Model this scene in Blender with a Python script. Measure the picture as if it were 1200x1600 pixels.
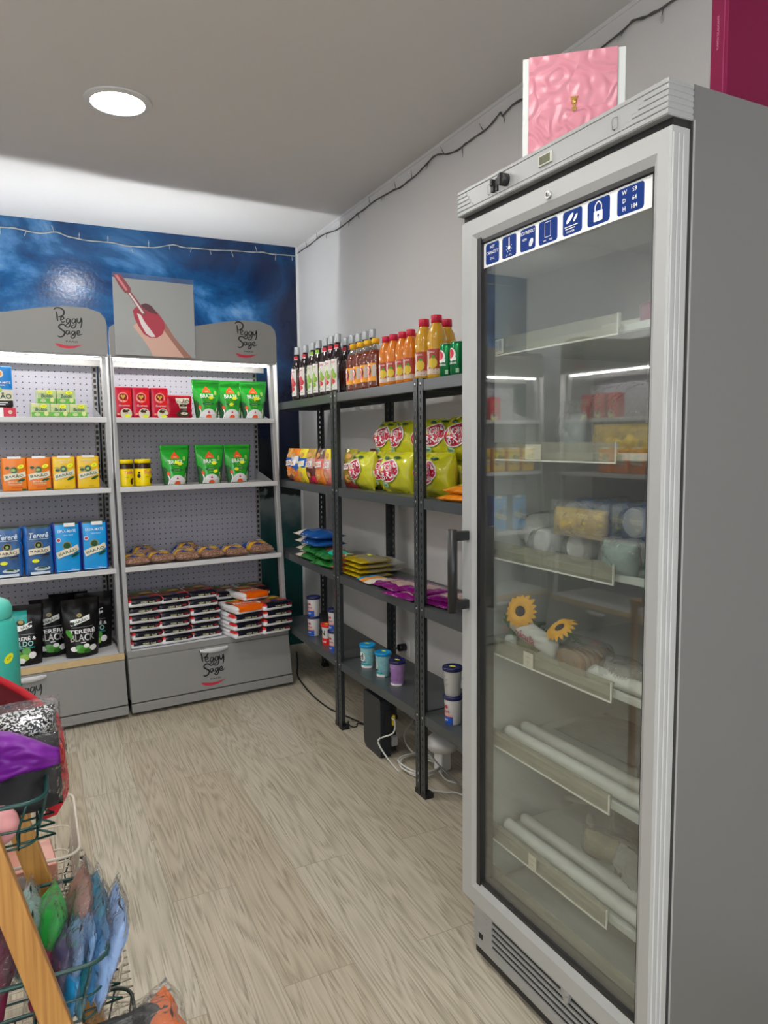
import bpy, bmesh, math, random
from mathutils import Vector, Matrix, noise
from mathutils.geometry import tessellate_polygon
PI = math.pi
for o in list(bpy.data.objects): bpy.data.objects.remove(o)
scn = bpy.context.scene
COL = scn.collection
random.seed(7)

# ------------------------------------------------------------------ camera
YAW, PITCH, ROLL, FPX, CAMZ = .4494, .0963, -.011, 1146.17, 1.2853
fw = Vector((math.sin(YAW)*math.cos(PITCH), math.cos(YAW)*math.cos(PITCH), -math.sin(PITCH)))
rr = Vector((math.cos(YAW), -math.sin(YAW), 0)); uu = rr.cross(fw)
cr, sr = math.cos(ROLL), math.sin(ROLL)
r2 = rr*cr+uu*sr; u2 = uu*cr-rr*sr
cam = bpy.data.cameras.new('camera'); co = bpy.data.objects.new('camera', cam); COL.objects.link(co)
co.matrix_world = Matrix(((r2.x, u2.x, -fw.x, 0), (r2.y, u2.y, -fw.y, 0), (r2.z, u2.z, -fw.z, CAMZ), (0, 0, 0, 1)))
cam.sensor_fit = 'HORIZONTAL'; cam.sensor_width = 36; cam.lens = FPX/1200*36; cam.clip_start = .02
scn.camera = co
# ------------------------------------------------------------------ exposure, world, lights
scn.view_settings.view_transform = 'Standard'; scn.view_settings.look = 'None'
scn.view_settings.gamma = 1; scn.view_settings.use_curve_mapping = False
scn.view_settings.exposure = 0.2
LAMP_E, STRIP_E, STRIP_UP, WIN_E = 120.0, 70.0, 190.0, 60.0
LAMPS = [(.342, 2.795), (-.95, 2.75), (.30, 1.0), (-.95, 1.0), (.30, -.8), (-.95, -.8), (.3, -2.4), (-.95, -2.4)]
w = bpy.data.worlds.new('world'); scn.world = w; w.use_nodes = True
w.node_tree.nodes['Background'].inputs[0].default_value = (.75, .85, 1, 1)
w.node_tree.nodes['Background'].inputs[1].default_value = .6
WX, WXL, WY, WYB, ZC = 1.545, -1.72, 4.38, -3.2, 2.468

# ------------------------------------------------------------------ materials
MATS = {}
def nmat(name):
    m = bpy.data.materials.new(name); m.use_nodes = True
    nt = m.node_tree; return m, nt, nt.nodes['Principled BSDF']
def M(name, col=None, rough=.5, metal=0, spec=.5, emit=0, bump=0, bscale=30, var=0, vscale=8, coat=0, trans=0, stretch=None):
    if name in MATS: return MATS[name]
    m, nt, b = nmat(name); N = nt.nodes; L = nt.links
    c = (*col, 1); b.inputs['Base Color'].default_value = c
    b.inputs['Roughness'].default_value = rough; b.inputs['Metallic'].default_value = metal
    b.inputs['Specular IOR Level'].default_value = spec; b.inputs['Coat Weight'].default_value = coat
    b.inputs['Transmission Weight'].default_value = trans
    if emit:
        b.inputs['Emission Color'].default_value = c; b.inputs['Emission Strength'].default_value = emit
    if bump or var:
        tc = N.new('ShaderNodeTexCoord'); src = tc.outputs['Object']
        if stretch:
            mp = N.new('ShaderNodeMapping'); mp.inputs['Scale'].default_value = stretch; L.new(src, mp.inputs[0]); src = mp.outputs[0]
        if var:
            n = N.new('ShaderNodeTexNoise'); n.inputs['Scale'].default_value = vscale; n.inputs['Detail'].default_value = 5; L.new(src, n.inputs['Vector'])
            mx = N.new('ShaderNodeMix'); mx.data_type = 'RGBA'
            mx.inputs[6].default_value = tuple(x*(1-var) for x in col)+(1,); mx.inputs[7].default_value = tuple(min(1, x*(1+var)) for x in col)+(1,)
            L.new(n.outputs['Fac'], mx.inputs[0]); L.new(mx.outputs[2], b.inputs['Base Color'])
        if bump:
            n = N.new('ShaderNodeTexNoise'); n.inputs['Scale'].default_value = bscale; n.inputs['Detail'].default_value = 3; L.new(src, n.inputs['Vector'])
            bp = N.new('ShaderNodeBump'); bp.inputs['Strength'].default_value = bump; bp.inputs['Distance'].default_value = .01
            L.new(n.outputs['Fac'], bp.inputs['Height']); L.new(bp.outputs[0], b.inputs['Normal'])
    MATS[name] = m; return m
def film(name, tint=(1, 1, 1), haze=.08, ior=1.5, rough=.08, bump=0, bscale=40, hazecol=(.8, .8, .8)):
    "thin clear sheet: see-through, glossy by Fresnel, faintly hazy"
    if name in MATS: return MATS[name]
    m = bpy.data.materials.new(name); m.use_nodes = True; nt = m.node_tree; N = nt.nodes; L = nt.links
    N.remove(N['Principled BSDF']); out = N['Material Output']
    tr = N.new('ShaderNodeBsdfTransparent'); tr.inputs[0].default_value = (*tint, 1)
    gl = N.new('ShaderNodeBsdfGlossy'); gl.inputs['Roughness'].default_value = rough
    df = N.new('ShaderNodeBsdfDiffuse'); df.inputs[0].default_value = (*hazecol, 1)
    fr = N.new('ShaderNodeFresnel'); fr.inputs[0].default_value = ior
    ge = N.new('ShaderNodeNewGeometry'); mr = N.new('ShaderNodeMapRange'); mr.inputs[3].default_value = ior; mr.inputs[4].default_value = 1/ior; L.new(ge.outputs['Backfacing'], mr.inputs[0]); L.new(mr.outputs[0], fr.inputs[0])
    m1 = N.new('ShaderNodeMixShader'); m1.inputs[0].default_value = haze; L.new(tr.outputs[0], m1.inputs[1]); L.new(df.outputs[0], m1.inputs[2])
    m2 = N.new('ShaderNodeMixShader'); L.new(fr.outputs[0], m2.inputs[0]); L.new(m1.outputs[0], m2.inputs[1]); L.new(gl.outputs[0], m2.inputs[2])
    if bump:
        tc = N.new('ShaderNodeTexCoord'); n = N.new('ShaderNodeTexNoise'); n.inputs['Scale'].default_value = bscale; L.new(tc.outputs['Object'], n.inputs['Vector'])
        bp = N.new('ShaderNodeBump'); bp.inputs['Strength'].default_value = bump; bp.inputs['Distance'].default_value = .02
        L.new(n.outputs['Fac'], bp.inputs['Height']); L.new(bp.outputs[0], gl.inputs['Normal']); L.new(bp.outputs[0], fr.inputs['Normal'])
    L.new(m2.outputs[0], out.inputs[0]); MATS[name] = m; return m

# ------------------------------------------------------------------ mesh builder
class MB:
    def __init__(s): s.bm = bmesh.new(); s.mats = []
    def mi(s, m):
        if m not in s.mats: s.mats.append(m)
        return s.mats.index(m)
    def face(s, vs, m, smooth=False):
        try: f = s.bm.faces.new(vs)
        except ValueError: return None
        f.material_index = s.mi(m); f.smooth = smooth; return f
    def box(s, lo, hi, m, bev=0):
        x0, y0, z0 = lo; x1, y1, z1 = hi
        return s.hexa([(x0, y0, z0), (x1, y0, z0), (x1, y1, z0), (x0, y1, z0), (x0, y0, z1), (x1, y0, z1), (x1, y1, z1), (x0, y1, z1)], m, bev)
    def hexa(s, P, m, bev=0):
        v = [s.bm.verts.new(p) for p in P]; fs = []
        for q in ((3, 2, 1, 0), (4, 5, 6, 7), (0, 1, 5, 4), (1, 2, 6, 5), (2, 3, 7, 6), (3, 0, 4, 7)): fs.append(s.face([v[i] for i in q], m))
        if bev:
            es = list({e for f in fs if f for e in f.edges})
            r = bmesh.ops.bevel(s.bm, geom=es, offset=bev, segments=2, affect='EDGES', profile=.5)
            for f in r['faces']: f.smooth = True
        return s
    def tube(s, pts, r, m, n=8, closed=False, rs=None):
        pts = [Vector(p) for p in pts]; rings = []; k = len(pts); up = Vector((0, 0, 1))
        for i, p in enumerate(pts):
            a = pts[(i-1) % k] if (closed or i > 0) else p; b = pts[(i+1) % k] if (closed or i < k-1) else p
            d = (b-a).normalized()
            x = d.cross(up)
            if x.length < .05: x = d.cross(Vector((0, 1, 0)))
            x.normalize(); y = d.cross(x).normalized(); q = rs[i] if rs else r
            rings.append([s.bm.verts.new(p+x*q*math.cos(2*PI*j/n)+y*q*math.sin(2*PI*j/n)) for j in range(n)])
        for i in range(k if closed else k-1):
            A, B = rings[i], rings[(i+1) % k]
            for j in range(n): s.face([A[j], A[(j+1) % n], B[(j+1) % n], B[j]], m, True)
        if not closed:
            s.face(rings[0][::-1], m); s.face(rings[-1], m)
        return s
    def cyl(s, c, r, h, m, n=24, axis='z', r2=None):
        c = Vector(c); r2 = r if r2 is None else r2
        ax = {'x': (Vector((0, 1, 0)), Vector((0, 0, 1)), Vector((1, 0, 0))), 'y': (Vector((0, 0, 1)), Vector((1, 0, 0)), Vector((0, 1, 0))), 'z': (Vector((1, 0, 0)), Vector((0, 1, 0)), Vector((0, 0, 1)))}[axis]
        A = [s.bm.verts.new(c+ax[0]*r*math.cos(2*PI*j/n)+ax[1]*r*math.sin(2*PI*j/n)) for j in range(n)]
        B = [s.bm.verts.new(c+ax[2]*h+ax[0]*r2*math.cos(2*PI*j/n)+ax[1]*r2*math.sin(2*PI*j/n)) for j in range(n)]
        for j in range(n): s.face([A[j], A[(j+1) % n], B[(j+1) % n], B[j]], m, True)
        s.face(A[::-1], m); s.face(B, m); return s
    def lathe(s, prof, m, n=24, mfun=None, c=(0, 0, 0), wob=0):
        rings = []
        for r, z in prof:
            rings.append([s.bm.verts.new((c[0]+max(r, 1e-4)*(1+wob*math.sin(6*2*PI*j/n+z*60))*math.cos(2*PI*j/n), c[1]+max(r, 1e-4)*(1+wob*math.sin(6*2*PI*j/n+z*60))*math.sin(2*PI*j/n), c[2]+z)) for j in range(n)])
        for i in range(len(prof)-1):
            mm = mfun(prof[i][1], prof[i+1][1]) if mfun else m
            for j in range(n): s.face([rings[i][j], rings[i][(j+1) % n], rings[i+1][(j+1) % n], rings[i+1][j]], mm, True)
        s.face(rings[0][::-1], mfun(prof[0][1], prof[0][1]) if mfun else m); s.face(rings[-1], mfun(prof[-1][1], prof[-1][1]) if mfun else m)
        return s
    def prism(s, pts, ax, a, b, m, smooth=False):
        "extrude 2D polygon along axis from a to b; pts in the other two axes"
        def P(p, t): return {'x': (t, p[0], p[1]), 'y': (p[0], t, p[1]), 'z': (p[0], p[1], t)}[ax]
        A = [s.bm.verts.new(P(p, a)) for p in pts]; B = [s.bm.verts.new(P(p, b)) for p in pts]; k = len(pts)
        for i in range(k): s.face([A[i], A[(i+1) % k], B[(i+1) % k], B[i]], m, smooth)
        s.face(A[::-1], m); s.face(B, m); return s
    def grid(s, nu, nv, f, m, mf=None, smooth=True, flip=False):
        V = [[s.bm.verts.new(f(i/nu, j/nv)) for j in range(nv+1)] for i in range(nu+1)]
        for i in range(nu):
            for j in range(nv):
                q = [V[i][j], V[i+1][j], V[i+1][j+1], V[i][j+1]]
                if flip: q.reverse()
                s.face(q, mf((i+.5)/nu, (j+.5)/nv) if mf else m, smooth)
        return V
    def build(s, name, parent=None, loc=None, rot=None, weld=0, sharp=None, recalc=True):
        if weld: bmesh.ops.remove_doubles(s.bm, verts=s.bm.verts, dist=weld)
        if recalc: bmesh.ops.recalc_face_normals(s.bm, faces=s.bm.faces)
        if sharp:
            for e in s.bm.edges:
                if len(e.link_faces) == 2 and e.calc_face_angle(0) > sharp: e.smooth = False
        me = bpy.data.meshes.new(name); s.bm.to_mesh(me); s.bm.free()
        for m in s.mats: me.materials.append(m)
        o = bpy.data.objects.new(name, me); COL.objects.link(o)
        if parent: o.parent = parent
        if loc: o.location = loc
        if rot: o.rotation_euler = rot
        return o
def bez(P, n=8):
    "Catmull-Rom through points"
    P = [Vector(p) for p in P]; out = []
    for i in range(len(P)-1):
        a = P[i-1] if i else P[i]*2-P[i+1]; b, c = P[i], P[i+1]; d = P[i+2] if i+2 < len(P) else c*2-b
        for k in range(n):
            t = k/n; out.append(.5*((2*b)+(c-a)*t+(2*a-5*b+4*c-d)*t*t+(3*b-a-3*c+d)*t**3))
    out.append(P[-1]); return out

# ------------------------------------------------------------------ frames and things
class Frame:
    def __init__(s, x, y, ang): s.o = Vector((x, y, 0)); s.ang = ang; s.x = Vector((math.cos(ang), math.sin(ang), 0)); s.y = Vector((-math.sin(ang), math.cos(ang), 0))
    def w(s, p): return s.o+s.x*p[0]+s.y*p[1]+Vector((0, 0, p[2]))
WORLD = Frame(0, 0, 0)
GON = Frame(.372, 3.545, .1007)      # gondola row: x right, y back
SHF = Frame(1.220, 2.251, .0306)     # metal shelving: x depth, y away from the camera
FRG = Frame(.918, .877, .0304)       # fridge: x depth, y away
def thing(name, label, cat, fr, p, rz=0, group=None, tilt=0):
    o = bpy.data.objects.new(name, None); COL.objects.link(o); o.empty_display_size = .05
    o.location = fr.w(p); o.rotation_euler = (tilt, 0, fr.ang+rz)
    o['label'] = label; o['category'] = cat
    if group: o['group'] = group
    return o
def tag(o, label, cat, group=None, kind=None):
    o['label'] = label; o['category'] = cat
    if group: o['group'] = group
    if kind: o['kind'] = kind
    return o
def place(o, fr, p, rz=0): o.location = fr.w(p); o.rotation_euler = (0, 0, fr.ang+rz); return o
def struct(o): o['kind'] = 'structure'; return o
def dup(root, fr, p, rz, label, group=None, tilt=0):
    r = root.copy(); COL.objects.link(r); r.location = fr.w(p); r.rotation_euler = (tilt, 0, fr.ang+rz); r['label'] = label
    if group: r['group'] = group
    for ch in list(root.children):
        c = ch.copy(); COL.objects.link(c); c.parent = r
        for g in list(ch.children):
            d = g.copy(); COL.objects.link(d); d.parent = c
    return r

# ------------------------------------------------------------------ printing on surfaces
TXT = {}
def text_geo(s, bold=.012):
    if (s, bold) in TXT: return TXT[(s, bold)]
    cu = bpy.data.curves.new('t', 'FONT'); cu.body = s; cu.size = 1; cu.offset = bold; cu.resolution_u = 2; cu.fill_mode = 'FRONT'
    ob = bpy.data.objects.new('t', cu); COL.objects.link(ob)
    bpy.context.view_layer.update()
    me = bpy.data.meshes.new_from_object(ob.evaluated_get(bpy.context.evaluated_depsgraph_get()))
    V = [(v.co.x, v.co.y) for v in me.vertices]; F = [tuple(p.vertices) for p in me.polygons]
    bpy.data.objects.remove(ob); bpy.data.curves.remove(cu); bpy.data.meshes.remove(me)
    x0 = min(v[0] for v in V); x1 = max(v[0] for v in V); y0 = min(v[1] for v in V); y1 = max(v[1] for v in V)
    r = ([((x-(x0+x1)/2), (y-(y0+y1)/2)) for x, y in V], F, x1-x0, y1-y0); TXT[(s, bold)] = r; return r
def prints(parent, f, items, name='printed_label', step=.03, off0=.0006, doff=.0003):
    mb = MB()
    for k, it in enumerate(items):
        b2 = bmesh.new(); kind = it[0]; m = it[-1] if not isinstance(it[-1], dict) else it[-2]; opt = it[-1] if isinstance(it[-1], dict) else {}
        if kind == 't':
            V, F, wd, ht = text_geo(it[1], min(.018, opt.get('bold', .010))); sy = it[4]/ht; sx = sy
            if 'w' in opt: sx = opt['w']/wd
            c, sn = math.cos(opt.get('rot', 0)), math.sin(opt.get('rot', 0)); sh = opt.get('shear', 0)
            vs = []
            for x, y in V:
                x, y = x*sx+sh*y*sy, y*sy; arc = opt.get('arc', 0)
                vs.append(b2.verts.new((it[2]+x*c-y*sn, it[3]+x*sn+y*c-arc*x*x, 0)))
            for q in F:
                try: b2.faces.new([vs[i] for i in q])
                except ValueError: pass
        else:
            if kind == 'r': x0, y0, x1, y1 = it[1:5]; P = [(x0, y0), (x1, y0), (x1, y1), (x0, y1)]
            elif kind == 'e':
                cx, cy, ra, rb = it[1:5]; n = opt.get('n', 20); ro = opt.get('rot', 0)
                P = [(cx+ra*math.cos(2*PI*i/n)*math.cos(ro)-rb*math.sin(2*PI*i/n)*math.sin(ro), cy+ra*math.cos(2*PI*i/n)*math.sin(ro)+rb*math.sin(2*PI*i/n)*math.cos(ro)) for i in range(n)]
            elif kind == 'rr':
                x0, y0, x1, y1, rd = it[1:6]; P = []
                for (cx, cy, a0) in ((x1-rd, y0+rd, -PI/2), (x1-rd, y1-rd, 0), (x0+rd, y1-rd, PI/2), (x0+rd, y0+rd, PI)):
                    P += [(cx+rd*math.cos(a0+PI/2*i/4), cy+rd*math.sin(a0+PI/2*i/4)) for i in range(5)]
            elif kind == 's':   # stroke: points, width
                pts = bez([(*p, 0) for p in it[1]], 5); wd = it[2]; L_, R_ = [], []
                for i, p in enumerate(pts):
                    d = (pts[min(i+1, len(pts)-1)]-pts[max(i-1, 0)]).normalized(); nn = Vector((-d.y, d.x, 0))*wd/2*(1 if opt.get('flat') else (.45+.55*math.sin(PI*(i+.5)/len(pts))**.5))
                    L_.append(b2.verts.new(p+nn)); R_.append(b2.verts.new(p-nn))
                for i in range(len(pts)-1):
                    try: b2.faces.new([L_[i], L_[i+1], R_[i+1], R_[i]])
                    except ValueError: pass
                P = None
            else: P = it[1]
            if P is not None:
                vs = [b2.verts.new((*p, 0)) for p in P]
                for t in tessellate_polygon([[Vector((*p, 0)) for p in P]]):
                    try: b2.faces.new([vs[i] for i in t])
                    except ValueError: pass
        bmesh.ops.triangulate(b2, faces=b2.faces[:])
        if kind != 't' and step:
            for _ in range(6):
                es = [e for e in b2.edges if e.calc_length() > step]
                if not es: break
                bmesh.ops.subdivide_edges(b2, edges=es, cuts=1); bmesh.ops.triangulate(b2, faces=[q for q in b2.faces if len(q.verts) > 3])
        off = off0+k*doff; mp = {v: mb.bm.verts.new(f(v.co.x, v.co.y, off)) for v in b2.verts}
        for q in b2.faces: mb.face([mp[v] for v in q.verts], m, True)
        b2.free()
    return mb.build(name, parent, recalc=False)
def ROFF(k, n, doff=.0003): pass
flat = lambda u, v, o: Vector((u, -o, v))
def cylmap(r, y0=0): return lambda u, v, o: Vector(((r+o)*math.sin(u/r), -(r+o)*math.cos(u/r), v))

# ------------------------------------------------------------------ package bodies (front faces -y, base at z = 0)
def nz(x, y, z, sc, seed): return noise.noise(Vector((x*sc+seed*7.3, y*sc+seed*3.1, z*sc)))
def bricksurf(w, d, h, bulge=.004, wr=.0015, seed=0):
    def f(u, v, o=0):
        a = max(0, 1-(2*u/w)**2); b = max(0, 1-(2*v/h-1)**2)
        return Vector((u, -d/2-bulge*a*b-wr*nz(u, 0, v, 40, seed)-o, v))
    return f
def brick(parent, w, d, h, m, r=.006, bulge=.004, wr=.0015, seed=0, name='pack', mf=None, top=None, taper=0):
    mb = MB(); hw, hd, hh = w/2, d/2, h/2
    def axis(a): return [-a, -a+r*.3, -a+r]+[(-a+r)+(2*a-2*r)*i/7 for i in range(1, 7)]+[a-r, a-r*.3, a]
    X, Y, Z = axis(hw), axis(hd), axis(hh)
    def mp(p):
        q = [max(-(h_-r), min(h_-r, c)) for c, h_ in zip(p, (hw, hd, hh))]; dv = Vector([a-b for a, b in zip(p, q)])
        if dv.length > 0: dv = dv.normalized()*r
        v = Vector(q)+dv; bx = 1-(p[0]/hw)**2; by = 1-(p[1]/hd)**2; bz = 1-(p[2]/hh)**2
        n_ = wr*nz(v.x, 0, v.z+hh, 40, seed)
        if abs(p[1]) == hd: v.y += math.copysign(bulge*bx*bz+n_, p[1])
        if abs(p[0]) == hw: v.x += math.copysign(bulge*.6*by*bz+n_, p[0])
        v.z += hh
        if taper: v.y *= 1-taper*max(0, v.z/h-.75)*4; 
        return v
    for (A, B, fn) in ((X, Z, lambda a, b: (a, -hd, b)), (X, Z, lambda a, b: (a, hd, b)), (Y, Z, lambda a, b: (-hw, a, b)), (Y, Z, lambda a, b: (hw, a, b)), (X, Y, lambda a, b: (a, b, hh)), (X, Y, lambda a, b: (a, b, -hh))):
        V = [[mb.bm.verts.new(mp(fn(a, b))) for b in B] for a in A]
        for i in range(len(A)-1):
            for j in range(len(B)-1):
                c = fn((A[i]+A[i+1])/2, (B[j]+B[j+1])/2); mm = mf(c[0], c[1], c[2]+hh) if mf else m
                mb.face([V[i][j], V[i+1][j], V[i+1][j+1], V[i][j+1]], mm, True)
    return mb.build(name, parent, weld=1e-5)
def pouchsurf(w, h, d, lo=.76, seed=0, wr=.003, top=.8):
    def f(u, v, o=0, side=-1):
        t = max(0, min(1, v/h)); sc = lo+(1-lo)*t**.8; k = min(1, abs(2*u/w))
        th = d/2*max(0, 1-(t/top)**2.0)**.7 if t < top else 0
        bot = min(1, .75+t*2.5)
        y = side*(th*bot*(1-k**2.6)+.001*(1-k))
        y += -wr*nz(u, 0, v, 24, seed)*(1-k**4)
        return Vector((u*sc, y+side*o, v))
    return f
def pouch(parent, w, h, d, m, lo=.76, seed=0, wr=.003, mf=None, name='pouch'):
    f = pouchsurf(w, h, d, lo, seed, wr); mb = MB()
    mb.grid(18, 22, lambda a, b: f((a-.5)*w, b*h, 0, -1), m, (lambda a, b: mf((a-.5)*w, b*h)) if mf else None)
    mb.grid(18, 22, lambda a, b: f((a-.5)*w, b*h, 0, 1), m)
    b0 = [f((a/18-.5)*w, 0, 0, -1) for a in range(19)]; b1 = [f((a/18-.5)*w, 0, 0, 1) for a in range(19)]
    mb.face([mb.bm.verts.new(p) for p in b0+b1[::-1][1:-1]], m)
    for k in range(3):   # pressed zip ribs
        z = h*(.90+.02*k); mb.tube([(-w/2*.98, -.0015, z), (w/2*.98, -.0015, z)], .0006, m, 5)
    return mb.build(name, parent, weld=2e-4), f
def pillowsurf(w, h, t, seed=0, wr=.004, lie=False, px=2.2, seal=.06, flatb=.5, ws=18):
    def f(u, v, o=0, side=1):
        # u in [-w/2,w/2], v in [0,h]
        a = min(1, abs(2*u/w)); b = min(1, abs(2*v/h-1)); bb = min(1, b/(1-seal))
        th = t/2*max(0, 1-a**px)**.55*max(0, 1-bb**px)**.55
        n_ = wr*nz(u, side, v, ws, seed)*(1-a**6)*(1-bb**8)+wr*.5*nz(u, side, v, ws*2.7, seed+5)*(1-a**6)
        pin = 1-.05*(1-bb**2)*0
        if lie:
            z = th+n_ if side > 0 else -min(th, t/2*flatb)
            return Vector((u*pin, v-h/2, t/2*flatb+z+o))
        return Vector((u*pin, -side*(th+n_)-o*side, v))
    return f
def pillow(parent, w, h, t, m, seed=0, wr=.004, lie=False, mf=None, name='bag', nu=16, nv=18, seal=.06, zig=True, px=2.2, flatb=.5, ws=18):
    f = pillowsurf(w, h, t, seed, wr, lie, px, seal, flatb, ws); mb = MB()
    for sd in (1, -1):
        mb.grid(nu, nv, lambda a, b: f((a-.5)*w, b*h, 0, sd), m, (lambda a, b: mf((a-.5)*w, b*h, sd)) if mf else None)
    return mb.build(name, parent, weld=3e-4), f
# ================================================================== surfaces of the room
def floor_mat():
    m, nt, b = nmat('vinyl_planks'); N = nt.nodes; L = nt.links
    tc = N.new('ShaderNodeTexCoord')
    sw = N.new('ShaderNodeMapping'); sw.inputs['Rotation'].default_value = (0, 0, PI/2); sw.inputs['Location'].default_value = (.35, .06, 0); L.new(tc.outputs['Object'], sw.inputs[0])
    br = N.new('ShaderNodeTexBrick'); L.new(sw.outputs[0], br.inputs['Vector'])
    br.inputs['Scale'].default_value = 1; br.inputs['Brick Width'].default_value = 1.22; br.inputs['Row Height'].default_value = .18; br.offset = .37; br.offset_frequency = 2
    br.inputs['Mortar Size'].default_value = .0009; br.inputs['Mortar Smooth'].default_value = .3; br.inputs['Bias'].default_value = 0
    br.inputs['Color1'].default_value = (0, 0, 0, 1); br.inputs['Color2'].default_value = (1, 1, 1, 1); br.inputs['Mortar'].default_value = (.5, .5, .5, 1)
    # per-plank offset of the grain
    add = N.new('ShaderNodeVectorMath'); add.operation = 'MULTIPLY_ADD'; L.new(br.outputs['Color'], add.inputs[0]); add.inputs[1].default_value = (3.1, 7.7, 0); L.new(tc.outputs['Object'], add.inputs[2])
    mp = N.new('ShaderNodeMapping'); mp.inputs['Scale'].default_value = (7.5, .55, 1); L.new(add.outputs[0], mp.inputs[0])
    n0 = N.new('ShaderNodeTexNoise'); n0.inputs['Scale'].default_value = 1.3; n0.inputs['Detail'].default_value = 2; L.new(mp.outputs[0], n0.inputs['Vector'])
    # rings: sine of a stretched noise field -> cathedral grain
    mul = N.new('ShaderNodeMath'); mul.operation = 'MULTIPLY'; mul.inputs[1].default_value = 120; L.new(n0.outputs['Fac'], mul.inputs[0])
    mp2 = N.new('ShaderNodeMapping'); mp2.inputs['Scale'].default_value = (210, 3.6, 1); L.new(add.outputs[0], mp2.inputs[0])
    n1 = N.new('ShaderNodeTexNoise'); n1.inputs['Scale'].default_value = 1; n1.inputs['Detail'].default_value = 4; L.new(mp2.outputs[0], n1.inputs['Vector'])
    ad = N.new('ShaderNodeMath'); ad.operation = 'MULTIPLY_ADD'; ad.inputs[1].default_value = 11; L.new(n1.outputs['Fac'], ad.inputs[0]); L.new(mul.outputs[0], ad.inputs[2])
    sn = N.new('ShaderNodeMath'); sn.operation = 'SINE'; L.new(ad.outputs[0], sn.inputs[0])
    cr1 = N.new('ShaderNodeMapRange'); cr1.inputs[1].default_value = -1; cr1.inputs[2].default_value = 1; L.new(sn.outputs[0], cr1.inputs[0])
    rp = N.new('ShaderNodeValToRGB'); e = rp.color_ramp.elements
    e[0].position = .08; e[0].color = (.13, .105, .072, 1); e[1].position = .55; e[1].color = (.42, .378, .295, 1)
    q = e.new(.3); q.color = (.26, .226, .168, 1); q = e.new(1); q.color = (.53, .485, .39, 1)
    mx0 = N.new('ShaderNodeMath'); mx0.operation = 'MULTIPLY_ADD'; mx0.inputs[1].default_value = .42; mx0.use_clamp = True; L.new(cr1.outputs[0], mx0.inputs[0])
    sc = N.new('ShaderNodeMath'); sc.operation = 'MULTIPLY'; sc.inputs[1].default_value = .92; L.new(n1.outputs['Fac'], sc.inputs[0]); L.new(sc.outputs[0], mx0.inputs[2])
    L.new(mx0.outputs[0], rp.inputs[0])
    tn = N.new('ShaderNodeMix'); tn.data_type = 'RGBA'; tn.blend_type = 'MULTIPLY'; tn.inputs[0].default_value = 1
    tr = N.new('ShaderNodeValToRGB'); t = tr.color_ramp.elements; t[0].color = (.88, .84, .78, 1); t[1].color = (1.0, 1.0, .99, 1); L.new(br.outputs['Color'], tr.inputs[0])
    L.new(rp.outputs[0], tn.inputs[6]); L.new(tr.outputs[0], tn.inputs[7])
    seam = N.new('ShaderNodeMix'); seam.data_type = 'RGBA'; seam.inputs[7].default_value = (.22, .19, .14, 1); L.new(br.outputs['Fac'], seam.inputs[0]); L.new(tn.outputs[2], seam.inputs[6])
    L.new(seam.outputs[2], b.inputs['Base Color']); b.inputs['Roughness'].default_value = .48
    bp = N.new('ShaderNodeBump'); bp.inputs['Strength'].default_value = .15; bp.inputs['Distance'].default_value = .002; L.new(mx0.outputs[0], bp.inputs['Height']); L.new(bp.outputs[0], b.inputs['Normal'])
    return m
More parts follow.
